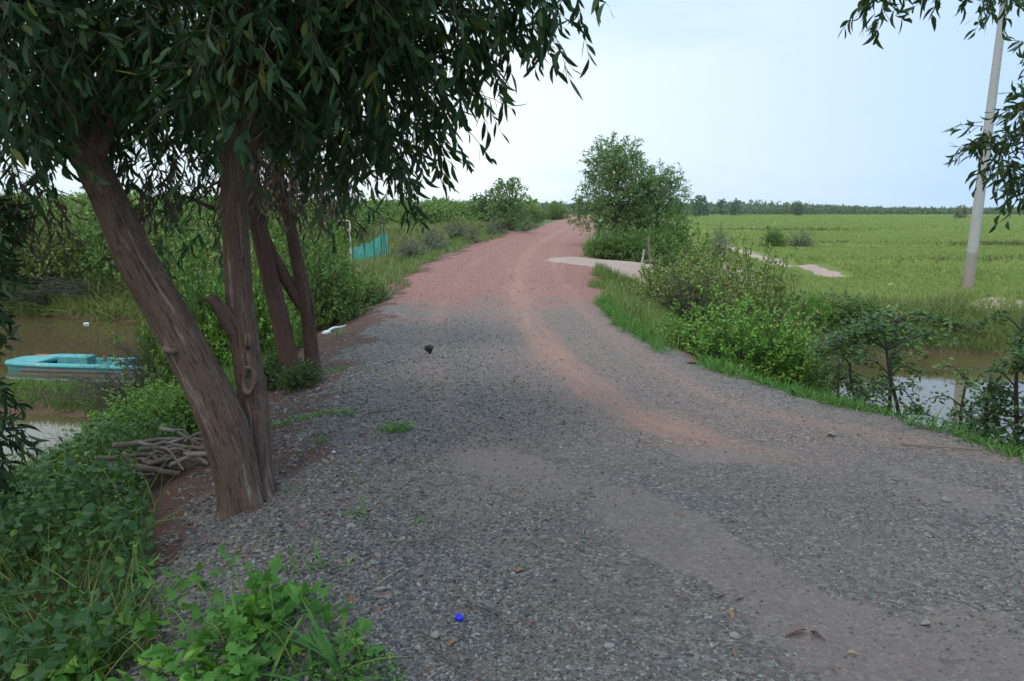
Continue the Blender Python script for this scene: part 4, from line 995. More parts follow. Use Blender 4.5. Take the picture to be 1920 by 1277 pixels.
for k, (ax, ay, bx, by, lift, lb) in enumerate(VN):
    a = P(ax, ay); b = P(bx, by + 60); b = b + [0, 0, lift]
    shoot_plant('vine', a, [a, (a * 2 + b) / 3 + [0, 0, lift * .8], (a + b * 2) / 3 + [0, 0, lift * .8], b], 15, .062, lb, 70 + k)
X, Y = rg.uniform(-1.8, -.6, 5000), rg.uniform(2.2, 3.1, 5000); q = vn(X * 3, Y * 3, 5); m = (q > .42) & (sdpoly(X, Y, ROAD) > -.12)
cover('vine_cover', 'lighter green lobed leaves under the bright vines in the lower left', X[m][:900], Y[m][:900], .15, .06, .055, 'lobed', M['vine_bright'], 3, .3)

def tuft(name, base, n, h, wd, label, seed, mat='grass_lush', spread=.05, lean=.6, bend=.8, group=None, cat='grass tuft'):
    base = np.array(base); rg = np.random.default_rng(seed); mb = MB()
    D = norm(np.stack([rg.normal(size=n) * lean, rg.normal(size=n) * lean, np.ones(n)], 1))
    P0 = np.stack([rg.normal(size=n) * spread, rg.normal(size=n) * spread, np.full(n, -.01)], 1)
    side = norm(np.cross(D, [0, 0, 1.0]) + rg.normal(size=(n, 3)) * .2)
    mbx = PROF['blade5'] if 'blade5' in PROF else None
    leaves(mb, P0, D, side, h * rg.uniform(.5, 1.2, n), wd, 'blade5', 0, -rg.uniform(.2, bend, n), .3)
    return tag(link(name, mb.mesh(name, M[mat]), loc=base), label, cat, group)
PROF['blade5'] = [(0, .7), (.2, .95), (.4, 1.0), (.6, .85), (.8, .5), (1, .03)]
for k, (px, py, n, h, wd, lb) in enumerate([
    (470, 1262, 26, .30, .016, 'broad bladed grass clump in the lower left corner, left of two'), (610, 1268, 28, .28, .016, 'broad bladed grass clump at the bottom edge beside the creeping weed'),
    (585, 1070, 16, .14, .009, 'grass tuft on the gravel above the bright vines'), (676, 970, 12, .13, .014, 'broad leaved tuft on the gravel right of the acacia foot'),
    (735, 812, 22, .16, .008, 'wide green tuft on the gravel shoulder above the road edge'), (715, 770, 14, .16, .007, 'thin tuft behind the wide one on the shoulder'),
    (760, 722, 7, .08, .006, 'tiny tuft at the gravel crown left of the tracks'), (640, 775, 10, .10, .006, 'small tuft on the red soil beside the second acacia'),
    (570, 785, 12, .10, .007, 'low tuft between the acacia foot and the gravel'), (640, 630, 22, .2, .01, 'bright tuft beside the white rag on the left verge'),
    (1720, 800, 24, .22, .012, 'thick tuft at the gravel edge below the dark sapling'),
    (600, 830, 14, .10, .007, 'low tuft right of the nearest trunk on the red soil'), (660, 905, 10, .09, .008, 'small tuft halfway down the gravel shoulder'), (545, 920, 9, .08, .007, 'tiny tuft close to the trunk foot'), (690, 700, 10, .10, .007, 'small tuft on the shoulder level with the charred lump'), (1165, 622, 14, .14, .01, 'bright tuft where the gravel meets the right grass strip'), (1350, 700, 16, .14, .01, 'tuft on the gravel edge beside the reddish stone'),
    (1440, 716, 18, .18, .01, 'tuft at the foot of the lime green bush'), (520, 1010, 9, .08, .006, 'sparse tuft on the gravel slope beside the trunk')]):
    tuft('grass_tuft', P(px, py), n, h, wd, lb, 200 + k)

# sapling over the right pond
def sapling(base, h, label, seed, w_=1.0, tilt=0.0, kind='bush_dark', n=26, leafn=26):
    base = np.array(base); rg = np.random.default_rng(seed); rt = empty('sapling', base, label, 'sapling')
    ms, ml = MB(), MB()
    q = spline([(0, 0, -.1), (.04 + tilt * .3, 0, h * .35), (tilt * .7, .03, h * .7), (tilt, .02, h)], 14); tube(ms, q, np.linspace(.028, .008, 14), 8, .1, seed)
    for k in range(n):
        t = rg.uniform(.25, 1); p0 = q[int(t * 13)]; a = rg.uniform(0, 6.28); Lb = w_ * rg.uniform(.35, 1) * (1.15 - .5 * t)
        e = p0 + np.array([math.cos(a) * Lb, math.sin(a) * Lb * .7, rg.uniform(-.1, .35) * Lb])
        lq = spline([p0, (p0 + e) / 2 + [0, 0, .07], e, e + (e - p0) * .15 + [0, 0, -.08]], 9); tube(ms, lq, np.linspace(.009, .002, 9), 5)
        m = int(leafn * 1.45); tt = rg.uniform(.25, 1, m); A = lq[(tt * 8).astype(int)] + rg.normal(size=(m, 3)) * .04
        D = norm(rg.normal(size=(m, 3)) * [1, 1, .5] + [0, 0, -.25]); S = norm(np.cross(D, [0, 0, 1.0]) + rg.normal(size=(m, 3)) * .35)
        leaves(ml, A, D, S, .066 * rg.uniform(.5, 1.2, m), .034 * rg.uniform(.6, 1.2, m), 'oval', 0, rg.uniform(0, .4, m), .25)
    part('stem', ms.mesh('stem', M['twig']), rt); part('leaves', ml.mesh('leaves', M[kind]), rt)
for px, Y, h, w_, lb, sd in ((1850, 6.6, 1.15, .42, 'dark glossy shrub at the right edge below the pole', 11), (1900, 6.3, 1.65, .5, 'tallest dark glossy shrub at the right frame edge', 12), (1930, 6.0, 1.3, .45, 'dark shrub cut by the right edge of the frame', 14)):
    sapling(gb(px, 800, Y), h, lb, sd, w_, 0, n=24, leafn=22)
sapling(gb(1655, 770, 8.6), 1.75, 'leafy green sapling behind the leaning dark one over the pond', 15, .75, .1, kind='bush_green', n=24, leafn=26)
sapling(gb(1560, 740, 9.4), 1.4, 'loose green sapling between the lime green bush and the pond', 16, .6, .1, kind='bush_green', n=20, leafn=24)
sapling(gb(1790, 800, 8.0), 1.3, 'airy green sapling over the water below the pole', 17, .6, .1, kind='bush_green', n=14, leafn=20)
c = gb(1700, 800, 7.6); sapling(c, 1.75, 'dark leafy sapling leaning over the right pond, in the middle of the water', 3, .8, -.3, n=34, leafn=34)
c = gb(1610, 770, 8.6); sapling(c, 1.45, 'smaller dark sapling left of the leaning one over the pond', 4, .55, -.15, n=20)
c = gb(1800, 800, 7.4); sapling(c, 1.0, 'thin dark sapling right of the leaning one with gaps to the water', 5, .5, .1, n=12, leafn=20)
# bare sticks and twiggy dead shrubs
def dead_shrub(base, w_, h, n, label, seed, r0=.008):
    base = np.array(base); rg = np.random.default_rng(seed); mb = MB()
    for k in range(n):
        a = rg.uniform(0, 6.28); e = np.array([math.cos(a) * w_ * rg.uniform(.2, 1), math.sin(a) * w_ * rg.uniform(.2, 1) * .7, h * rg.uniform(.35, 1)])
        q = spline([(rg.normal() * .06, rg.normal() * .06, -.05), e * .5 + rg.normal(size=3) * .08 + [0, 0, h * .15], e + rg.normal(size=3) * .05 + [0, 0, -.1 * h]], 10); tube(mb, q, np.linspace(r0, r0 * .3, 10), 4)
        for j in range(4):
            p0 = q[rg.integers(3, 9)]; e2 = p0 + rg.normal(size=3) * .18 * h; tube(mb, spline([p0, (p0 + e2) / 2 + rg.normal(size=3) * .03, e2], 5), np.linspace(r0 * .5, r0 * .15, 5), 3)
    return tag(link('dead_shrub', mb.mesh('dead_shrub', M['dead_twig']), loc=base), label, 'dead shrub')
dead_shrub(gb(310, 700, 13.8), 1.7, 1.55, 110, 'twiggy dead shrub reaching over the right end of the boat', 1)
dead_shrub(gb(250, 720, 13.6), 2.0, .8, 110, 'tangled dead brush on the weedy spit below the boat', 2)
dead_shrub(gb(330, 740, 11.0), 1.3, 1.0, 80, 'dark dead brush behind the leaning acacia stem', 3)
dead_shrub(gb(1550, 600, 21.5), .5, .8, 9, 'few bare sticks standing on the far bank of the right pond', 4, .014)
dead_shrub(gb(1590, 640, 19.5), 1.1, .7, 60, 'grey tangle of dead brush at the left end of the right pond', 5)
dead_shrub(gb(1290, 560, 13.6), 1.0, 1.3, 30, 'bare brown stems poking out of the flowering thicket', 14, .007)
dead_shrub(gb(1430, 560, 14.6), 1.0, 1.4, 26, 'bare stems among the tall olive bush', 15, .007)
dead_shrub(gb(90, 590, 26.8), 3.0, 1.0, 60, 'dark tangle of dead brush under the thicket at the far left shore', 6, .02)
dead_shrub(gb(190, 590, 26.4), 3.0, .9, 60, 'dark tangle of dead brush on the far shore behind the boat', 7, .02)
dead_shrub(gb(120, 860, 10.9), 1.6, .9, 40, 'thin dark stalks standing in the near water at the left', 8, .006)
dead_shrub(gb(1790, 830, 7.2), .6, .9, 14, 'thin stalks beside the right pond near the frame edge', 9, .006)

# ------------------------------------------------------------------ utility pole
pb = at_ground(1829, 27.5)
def pole_mat():
    g = NG('pole concrete'); o = g.obj(); z = g.sep(o)[2]; n = g.noise(o, 3, 4); n2 = g.noise(o, 40, 3)
    col = g.mix(n, (.36, .35, .34), (.47, .455, .44)); col = g.mix(g.ramp(n2, [(.4, 0), (.7, .35)]), col, (.27, .26, .25))
    zz = g.math('ADD', z, g.math('MULTIPLY', n, .25))
    col = g.mix(g.ramp(g.math('MULTIPLY', zz, .3), [(.40, 1), (.43, 0)]), col, (.31, .275, .235))
    col = g.mix(g.ramp(g.math('MULTIPLY', zz, .5), [(.0, 1), (.42, 0)]), col, (.33, .235, .19))
    return g.done(g.bsdf(col, .85, g.bump(n2, .3, .004), .3))
rt = empty('utility_pole', pb, 'tall tapering concrete pole with earth stained foot at the field edge', 'pole')
rt.rotation_euler = (0, R(1.9), 0)
mb = MB(); n = 50; zz = np.linspace(-.4, 11.5, n); tube(mb, np.stack([0 * zz, 0 * zz, zz], 1), np.interp(zz, [0, 11.5], [.185, .105]), 28, .004, 2)
part('shaft', mb.mesh('shaft', pole_mat()), rt)
M['hole'] = plain('bolt hole shade', (.02, .02, .02))  # near-black plugs painted as the shade inside the bolt holes
for z_ in (6.4, 7.0, 7.3, 7.9, 8.5, 9.6, 10.2):
    mb = MB(); r_ = np.interp(z_, [0, 11.5], [.185, .105]); y_ = -r_
    tube(mb, [(0, y_ + .02, z_), (0, y_ - .001, z_), (0, y_ - .004, z_)], [.014, .014, .012], 10); part('bolt_hole', mb.mesh('bolt_hole', M['hole']), rt)

# ------------------------------------------------------------------ posts, net fence, pipe
M['postwood'] = plain('weathered post wood', (.23, .18, .14), (.14, .11, .09), 9, .9, .6, .01)
M['postpale'] = plain('pale post wood', (.46, .43, .39), (.33, .3, .27), 9, .9, .6, .01)
for (px, py0, hh, rr, mt_, lb, ln) in [(1219, 478, .86, .038, 'postwood', 'brown upright wooden post beside the side path', -.06), (1204, 470, .42, .035, 'postpale', 'short pale wooden post left of the brown one', .05)]:
    b = gb(px, py0, 24.6); mb = MB(); z = np.linspace(-.2, hh, 14)
    tube(mb, np.stack([ln * (z / hh - 0) + .01 * np.sin(z * 6), 0 * z, z], 1), np.linspace(rr, rr * .8, 14), 10, .12, 3)
    tag(link('fence_post', mb.mesh('fence_post', M[mt_]), loc=b), lb, 'post', 'wooden posts by the side path')
b = gb(1230, 482, 24.0); mb = MB(); tube(mb, spline([(-.3, 0, .12), (0, .1, .1), (.35, .3, .05)], 12), np.linspace(.03, .02, 12), 8, .1, 4)
tag(link('fallen_branch', mb.mesh('fallen_branch', M['postwood']), loc=b), 'fallen pole lying at the foot of the wooden posts', 'branch')

def net_mat():
    g = NG('green net'); u = g.attr('tuv').outputs['Vector']; s = g.sep(u)
    w1 = g.n('ShaderNodeTexWave', wave_type='BANDS', bands_direction='X'); g.inp(w1.inputs[0], u); w1.inputs['Scale'].default_value = 30
    n = g.noise(u, 3, 4)
    col = g.mix(n, (.05, .40, .34), (.12, .52, .45)); b = g.bsdf(col, .7, spec=.3)
    t = g.n('ShaderNodeBsdfTransparent'); tl = g.n('ShaderNodeBsdfTranslucent'); g.inp(tl.inputs[0], col)
    m1 = g.n('ShaderNodeMixShader'); m1.inputs[0].default_value = .35; g.t.links.new(b.outputs[0], m1.inputs[1]); g.t.links.new(tl.outputs[0], m1.inputs[2])
    m2 = g.n('ShaderNodeMixShader'); m2.inputs[0].default_value = .22; g.t.links.new(m1.outputs[0], m2.inputs[1]); g.t.links.new(t.outputs[0], m2.inputs[2])
    return g.done(m2)
M['net'] = net_mat()
def net_fence(pts, label, seed, group='green net fences left of the road'):
    """pts: list of (x,y,height) along the fence"""
    rg = np.random.default_rng(seed); base = np.array([pts[0][0], pts[0][1], Hs(pts[0][0], pts[0][1])]); rt = empty('net_fence', base, label, 'net fence', group)
    q = spline([(a, b_, c_) for a, b_, c_ in pts], 12 * len(pts)); nu = len(q); nv = 9; V = []; UV = []
    s = 0
    for i_ in range(nu):
        if i_: s += np.linalg.norm(q[i_, :2] - q[i_ - 1, :2])
        g0 = Hs(q[i_, 0], q[i_, 1]) - .05
        sag = .06 * math.sin(i_ / nu * math.pi * (len(pts) - 1)) ** 2
        for j in range(nv):
            t = j / (nv - 1); off = .05 * math.sin(s * 9 + t * 3) * math.sin(t * 3.1) + .02 * rg.normal()
            V.append((q[i_, 0] + off * .3, q[i_, 1] + off, g0 + (q[i_, 2] - sag) * t)); UV.append((s, t, 0))
    i_ = np.arange(nu - 1)[:, None] * nv + np.arange(nv - 1)[None]; F = np.stack([i_, i_ + nv, i_ + nv + 1, i_ + 1], -1).reshape(-1, 4)
    mb = MB(); mb.add(V, F, UV); part('net', mb.mesh('net', M['net'], off=base), rt)
    for (a, b_, c_) in pts:
        mb = MB(); g0 = Hs(a, b_); z = np.linspace(-.2, c_ * rg.uniform(1.1, 1.5), 6); ln = rg.normal() * .04
        tube(mb, np.stack([a + ln * z, b_ + 0 * z - .03, g0 + z], 1), .014, 6, .1, 2); part('stake', mb.mesh('stake', M['twig'], off=base), rt)
def nf(px, Y, h): c = W(px, 460, Y); return (c[0], c[1], h)
net_fence([nf(660, 28, .85), nf(684, 28, .92), nf(702, 27.8, 1.0), nf(716, 27.7, 1.2), nf(721, 27.4, 1.22), nf(727, 26.4, 1.1)], 'large torn turquoise net fence standing left of the red road', 1)
net_fence([nf(812, 34, .42), nf(822, 34, .45), nf(830, 34, .4)], 'small turquoise net scrap nearer the large net', 2)
net_fence([nf(852, 38, .55), nf(860, 38, .6), nf(865, 37.6, .5)], 'small turquoise net scrap farther along the verge', 3)
net_fence([nf(770, 32.5, .3), nf(785, 32.5, .34), nf(795, 32.4, .3)], 'low faded net piece half hidden by weeds', 4)
M['whitepipe'] = plain('white pipe', (.62, .62, .6), (.5, .5, .48), 12, .5)
c = at_ground(655, 30); rt = empty('pipe_frame', c, 'white pipe post with a short arm to the left', 'pipe')
mb = MB(); z = np.linspace(-.2, 1.75, 8); tube(mb, np.stack([0 * z, 0 * z, z], 1), .028, 10); part('upright', mb.mesh('upright', M['whitepipe']), rt)
mb = MB(); tube(mb, [(-.45, 0, 1.71), (-.2, 0, 1.72), (.02, 0, 1.72)], .022, 8); part('arm', mb.mesh('arm', M['whitepipe']), rt)

# ------------------------------------------------------------------ boat
def boat():
    c = G(150, 697, WZ); base = np.array([c[0] + .55, c[1] + .25, WZ - .02]); rt = empty('boat', base, 'turquoise fibreglass punt with red stripes moored on the left pond', 'boat', rz=R(-7))
    g = NG('boat turquoise'); o = g.obj(); n = g.noise(o, 6, 4); z = g.sep(o)[2]
    col = g.mix(n, (.035, .27, .27), (.065, .36, .36)); col = g.mix(g.ramp(g.noise(o, 3.2, 5, .7), [(.5, 0), (.62, .45)]), col, (.22, .32, .31))
    tm = g.done(g.bsdf(col, .45, g.bump(n, .1, .003), .5))
    g = NG('boat grey side'); o = g.obj(); n = g.noise(o, 5, 5, .7)
    gm = g.done(g.bsdf(g.mix(g.ramp(n, [(.4, 0), (.6, 1)]), (.2, .21, .2), (.08, .28, .29)), .6, None, .4))
    redm = plain('boat red stripe', (.42, .06, .05), (.3, .09, .08), 10, .6); whm = plain('boat white lettering', (.7, .75, .74), (.5, .6, .6), 20, .6)
    dk = plain('boat wet floor', (.09, .07, .04), (.16, .13, .06), 6, .5); orm = plain('boat orange plate', (.45, .13, .05), (.35, .1, .05), 10, .6)
    Lh, Wh, Hh = 2.35, .46, .20          # half length, half width, height of the sides
    def outline(k, inset=0.0):           # plan outline, bow to the left
        xs_ = np.array([-1, -.985, -.93, -.80, -.55, 0, .5, .85, .97, 1.0]) * (Lh - inset)
        ws_ = np.array([.42, .62, .78, .92, 1.0, 1.0, 1.0, .97, .90, .80]) * (Wh - inset)
        return np.concatenate([np.stack([xs_, -ws_], 1), np.stack([xs_[::-1], ws_[::-1]], 1)])
    def loft(mb, rings):
        V = np.concatenate(rings); n_ = len(rings[0]); K = len(rings)
        i_ = np.arange(K - 1)[:, None] * n_; j = np.arange(n_)[None]
        F = np.stack([i_ + j, i_ + (j + 1) % n_, i_ + n_ + (j + 1) % n_, i_ + n_ + j], -1).reshape(-1, 4); mb.add(V, F)
    def rg_(inset, z, sheer=.0):
        o = outline(0, inset); zz = z + sheer * (np.abs(o[:, 0]) / Lh) ** 3; return np.column_stack([o, zz])
    mb = MB(); loft(mb, [rg_(.10, -.18), rg_(.03, .0), rg_(.015, .08), rg_(.0, .125), rg_(-.03, .14, .02), rg_(-.03, .155, .02), rg_(.0, Hh, .02), rg_(.07, Hh + .012, .02), rg_(.09, Hh - .02, .02), rg_(.11, .05)])
    hull = part('hull', mb.mesh('hull', tm), rt)
    mb = MB(); o = outline(0, .10); V = np.vstack([np.column_stack([o, 0 * o[:, 0] + .055]), [[0, 0, .05]]]); n_ = len(o)
    mb.add(V, [[k, (k + 1) % n_, n_] for k in range(n_)]); part('floor', mb.mesh('floor', dk, False), rt)
    def box(mb, x0, x1, y0, y1, z0, z1, bev=.02):
        r = []
        for zz_, ins in ((z0, 0), (z1 - bev, 0), (z1, bev)):
            a0, a1, b0, b1 = x0 + ins, x1 - ins, y0 + ins, y1 - ins
            r.append(np.array([(a0, b0, zz_), (a1, b0, zz_), (a1, b1, zz_), (a0, b1, zz_)]))
        loft(mb, r); mb.add(r[-1], [[0, 1, 2, 3]])
    # raised far-side locker and bow deck
    mb = MB(); box(mb, -1.35, -.62, .10, .42, .06, .275); part('locker', mb.mesh('locker', tm, False), rt)
    mb = MB(); V = [(-2.24, -.28, .222), (-1.5, -.36, .22), (-1.38, .12, .222), (-1.36, .40, .28), (-2.24, .28, .225)]
    V2 = [(a, b_, c_ - .05) for a, b_, c_ in V]; mb.addmulti(np.array(V + V2), [np.array([[0, 1, 2, 3, 4]]), np.array([[9, 8, 7, 6, 5]]), np.array([[k, 5 + k, 5 + (k + 1) % 5, (k + 1) % 5] for k in range(5)])])
    part('bow_deck', mb.mesh('bow_deck', tm, False), rt)
    mb = MB(); box(mb, 1.75, 2.15, -.36, .36, .06, Hh - .01); part('stern_locker', mb.mesh('stern_locker', tm, False), rt)
    mb = MB(); box(mb, .25, .42, -.36, .36, .1, .24); part('thwart', mb.mesh('thwart', tm, False), rt)
    # grey rubbed panel and stripes on the near side
    def strip(name, x0, x1, z0, z1, m_, yo):
        mb = MB(); n_ = 24; X_ = np.linspace(x0, x1, n_); Y_ = -np.interp(X_ / Lh, [-1, -.985, -.93, -.80, -.55, 1], [.42, .62, .78, .92, 1.0, 1.0]) * Wh
        a = np.column_stack([X_, Y_ + .025 - yo - z0 * .05, 0 * X_ + z0]); b_ = np.column_stack([X_, Y_ + .025 - yo - z1 * .05, 0 * X_ + z1]); c_ = a + [0, .02, 0]; d_ = b_ + [0, .02, 0]
        V = np.concatenate([a, b_, d_, c_]); k = np.arange(n_ - 1)
        F = np.concatenate([np.stack([k, k + 1, n_ + k + 1, n_ + k], 1), np.stack([n_ + k, n_ + k + 1, 2 * n_ + k + 1, 2 * n_ + k], 1), np.stack([3 * n_ + k, k, k + 1, 3 * n_ + k + 1], 1)[:, [0, 3, 2, 1]]])
        mb.add(V, F); part(name, mb.mesh(name, m_, False), rt)
    strip('side_panel', -1.9, 1.9, .04, .112, gm, .012); strip('stripe', -1.8, -.6, .103, .112, redm, .016); strip('stripe', -1.9, 1.9, .045, .056, redm, .016)
    # worn white lettering on the bow side: dots and strokes
    mb = MB()
    def stroke(pts, r_=.008): tube(mb, [(a, -Wh * .985 - .006 + .0, b_) for a, b_ in [(u_,   .178 + (v_ - .262) * .8) for u_, v_ in pts]], r_, 5)
    X0 = -1.42
    stroke([(X0, .262), (X0 + .03, .262), (X0 + .05, .262)], .016)                                     # dot
    stroke([(X0 + .10, .285), (X0 + .10, .262), (X0 + .10, .24)]); stroke([(X0 + .15, .285), (X0 + .105, .262), (X0 + .15, .24)])   # K
    stroke([(X0 + .21, .284), (X0 + .24, .284), (X0 + .27, .284)]); stroke([(X0 + .28, .28), (X0 + .28, .26), (X0 + .28, .24)])   # T stroke
    stroke([(X0 + .34, .284), (X0 + .36, .26), (X0 + .38, .24)]); stroke([(X0 + .42, .284), (X0 + .40, .26), (X0 + .38, .24)])     # V
    stroke([(X0 + .47, .27), (X0 + .49, .25), (X0 + .52, .25)])
    part('lettering', mb.mesh('lettering', whm), rt)
    mb = MB(); box(mb, -2.05, -1.5, .30, .37, .235, .26, .005); part('orange_plate', mb.mesh('orange_plate', orm, False), rt)
    mb = MB(); box(mb, -.38, -.33, .33, .37, .16, .27, .005); part('orange_bracket', mb.mesh('orange_bracket', orm, False), rt)
boat()

# ------------------------------------------------------------------ firewood pile
g = NG('firewood bark'); o = g.obj(); n = g.noise(o, 9, 5); ri = g.n('ShaderNodeObjectInfo').outputs['Random']
col = g.mix(ri, (.22, .165, .125), (.38, .32, .27)); col = g.mix(g.ramp(n, [(.35, 0), (.65, .8)]), col, (.11, .078, .06)); M['firewood'] = g.done(g.bsdf(col, .9, g.bump(n, .6, .008), .2))
M['cutwood'] = plain('cut wood end', (.46, .33, .21), (.36, .25, .16), 30, .85)
fc = P(322, 890); rg = np.random.default_rng(77)
FW = {0: 'long thick grey stick lying on top of the firewood pile', 1: 'long grey stick at the left end of the firewood pile', 2: 'crooked pale stick across the front of the firewood pile', 3: 'thick short log with a cut pale end in the firewood pile'}
for k in range(60):
    Lh = rg.uniform(.16, .38) if k > 3 else (.62, .55, .34, .3)[k]
    lay = k / 60.0
    a = rg.normal() * .35 + (.25 if k % 3 else -.2); rr = rg.uniform(.007, .016) if k > 3 else (.019, .018, .011, .026)[k]
    dx_ = rg.normal() * .15; dy_ = rg.normal() * .12; zz_ = .03 + .34 * (1 - lay) * math.exp(-(dx_ / .3) ** 2) * rg.uniform(.5, 1)
    if k == 0: a, dx_, dy_, zz_ = .18, -.13, .12, .25
    if k == 1: a, dx_, dy_, zz_ = .35, -.22, -.02, .17
    if k == 2: a, dx_, dy_, zz_ = -.6, .05, -.14, .2
    if k == 3: a, dx_, dy_, zz_ = .45, -.02, -.2, .14
    ca, sa = math.cos(a), math.sin(a); bx_, by_ = fc[0] + dx_, fc[1] + dy_
    t = np.linspace(-.5, .5, 7); w1, w2 = rg.normal(size=2) * .035
    pts = np.stack([t * Lh * ca - np.sin(t * 5) * w1 * sa, t * Lh * sa + np.sin(t * 5) * w1 * ca, -abs(t) * .06 + w2 * np.cos(t * 4) - t * .1 * (rg.random() < .5)], 1)
    gl = Hs(bx_, by_)
    mb = MB(); tube(mb, pts, rr * np.linspace(1.1, .75, 7), 9, .14, k, cap=False)
    rt = empty('firewood_stick', (bx_, by_, max(gl, fc[2] - .02) + zz_), FW.get(k, 'crooked brown stick heaped in the firewood pile behind the trunk'), 'stick', 'sticks of the firewood pile')
    part('bark', mb.mesh('bark', M['firewood']), rt)
    for e, q_ in ((0, -1), (-1, 1)):
        mb = MB(); d_ = norm(pts[e] - pts[e + (1 if e == 0 else -1)]); tube(mb, [pts[e] - d_ * .004, pts[e], pts[e] + d_ * .002], [rr * .98 * (1.1 if e == 0 else .75)] * 3, 9); part('cut_end', mb.mesh('cut_end', M['cutwood']), rt)

# ------------------------------------------------------------------ gravel, stones, litter
rg = np.random.default_rng(99)
def gravel_mat(name, stops):
    g = NG(name); return g.done(g.bsdf(g.mix(.25, g.ramp(g.island(), stops), g.ramp(g.noise(g.pos(), 60, 2), [(.3, .08), (.7, .25)])), .85, None, .25))
GS = gravel_mat('loose gravel', [(0, (.035, .036, .040)), (.4, (.095, .093, .095)), (.7, (.185, .172, .158)), (.9, (.29, .27, .24)), (.97, (.36, .34, .30)), (1, (.33, .17, .12))])
N = 150000; u = rg.random(N); Y = 1.9 * (15.5 / 1.9) ** u; px = rg.uniform(-100, 2020, N); X = (px - 960) / FPX * Y
d = sdpoly(X, Y, ROAD) + .3 * fbm(X * 2, Y * 2, 8); sp = np.zeros(N)
for Lp, wd in zip(SANDL, (.34, .18, .25, .3)): sp = np.maximum(sp, 1 - sst(wd * .3, wd * 1.6, segdist(X, Y, Lp)[0] + .2 * fbm(X * 2.2, Y * 2.2, 56)))
tq = np.abs(segdist(X, Y, TRACK)[1]); sp = np.maximum(sp, .9 * (1 - sst(.1, .4, tq)) * (Y > 4.4))
leftish = sst(1.2, -.8, X)
keep = (rg.random(N) < (.35 + .65 * leftish) * (1 - .85 * sp) * (.35 + .9 * vn(X * 1.7, Y * 1.7, 61))) & (d < .95) & ~((d > .1) & (X > 0))
keep &= rg.random(N) < (1 - sst(.2, .95, d) * .75) * (1 - sst(7, 15, Y + 1.5 * fbm(X, Y, 3)))
X, Y = X[keep], Y[keep]; n = len(X)
S = (.0032 + .0045 * rg.random(n) ** 3.5) * (1 + .22 * (Y / 8)) * (.68 + .30 * leftish[keep]) * (1 + .35 * sst(-.2, .8, d[keep]) * (Y < 6))
V, F = stones(np.stack([X, Y, H(X, Y) + S * .25], 1), S * 1.5, rg)
tag(link('gravel', mesh('gravel', V, [F], GS, False)), 'loose grey gravel scattered over the road', 'gravel', None, 'stuff')
# larger rubble on the left shoulder slope
X = rg.uniform(-2.3, -.3, 6000); Y = rg.uniform(2.6, 8, 6000); d = sdpoly(X, Y, ROAD); k = (d > -.35) & (d < .75 + .3 * fbm(X * 3, Y * 3, 3)) & (rg.random(6000) < .75)
X, Y = X[k][:2600], Y[k][:2600]; S = .0055 + .010 * rg.random(len(X)) ** 2.6
V, F = stones(np.stack([X, Y, H(X, Y) + S * .3], 1), S * 1.4, rg)
RS = gravel_mat('shoulder rubble', [(0, (.085, .083, .085)), (.5, (.185, .172, .158)), (.8, (.30, .27, .24)), (.9, (.26, .13, .09)), (1, (.22, .10, .075))])
tag(link('rubble', mesh('rubble', V, [F], RS, False)), 'larger grey and reddish stones on the shoulder beside the trunk', 'gravel', None, 'stuff')
# red stones on the red road
X, Y = vis_scatter(26000, 12, 42, 640, 1250, rg); d = sdpoly(X, Y, ROAD); k = d < .6; X, Y = X[k], Y[k]; k = rg.random(len(X)) < sst(12.5, 15, Y + 2 * fbm(X * 2, Y * 2, 3)); X, Y = X[k], Y[k]
S = .004 + .008 * rg.random(len(X)) ** 3
k = rg.random(len(X)) < .5; X, Y, S = X[k], Y[k], S[k]
V, F = stones(np.stack([X, Y, H(X, Y) + S * .2], 1), S * 1.4, rg)
LS = gravel_mat('laterite stones', [(0, (.2, .09, .075)), (.5, (.27, .14, .12)), (.85, (.3, .17, .15)), (1, (.48, .38, .35))])
tag(link('laterite_gravel', mesh('laterite_gravel', V, [F], LS, False)), 'reddish laterite stones on the far part of the road', 'gravel', None, 'stuff')

X = rg.uniform(-3.6, 1.2, 5200); Y = rg.uniform(2.4, 9.5, 5200); d = sdpoly(X, Y, ROAD); k = rg.random(5200) < np.where(d > -.1, .30, .035) * (d < 1.6); X, Y = X[k], Y[k]; n = len(X)
a_ = rg.uniform(0, 6.28, n); D = np.stack([np.cos(a_), np.sin(a_), rg.normal(size=n) * .12], 1); Sd = np.stack([-np.sin(a_), np.cos(a_), rg.normal(size=n) * .35], 1)
mb = MB(); leaves(mb, np.stack([X, Y, H(X, Y) + .008], 1), D, Sd, rg.uniform(.03, .09, n), rg.uniform(.008, .018, n), 'sickle', rg.uniform(-.15, .15, n), rg.uniform(-.3, .5, n), .3)
M['litter'] = foliage('fallen leaf', (.13, .08, .055), (.26, .18, .12), (.34, .17, .06), .12, .8, .1, 3)  # brown fallen leaves, added as contact shading under the trees
tag(link('leaf_litter', mb.mesh('leaf_litter', M['litter'])), 'fallen dry sickle leaves strewn under the acacias', 'leaf litter', None, 'stuff')
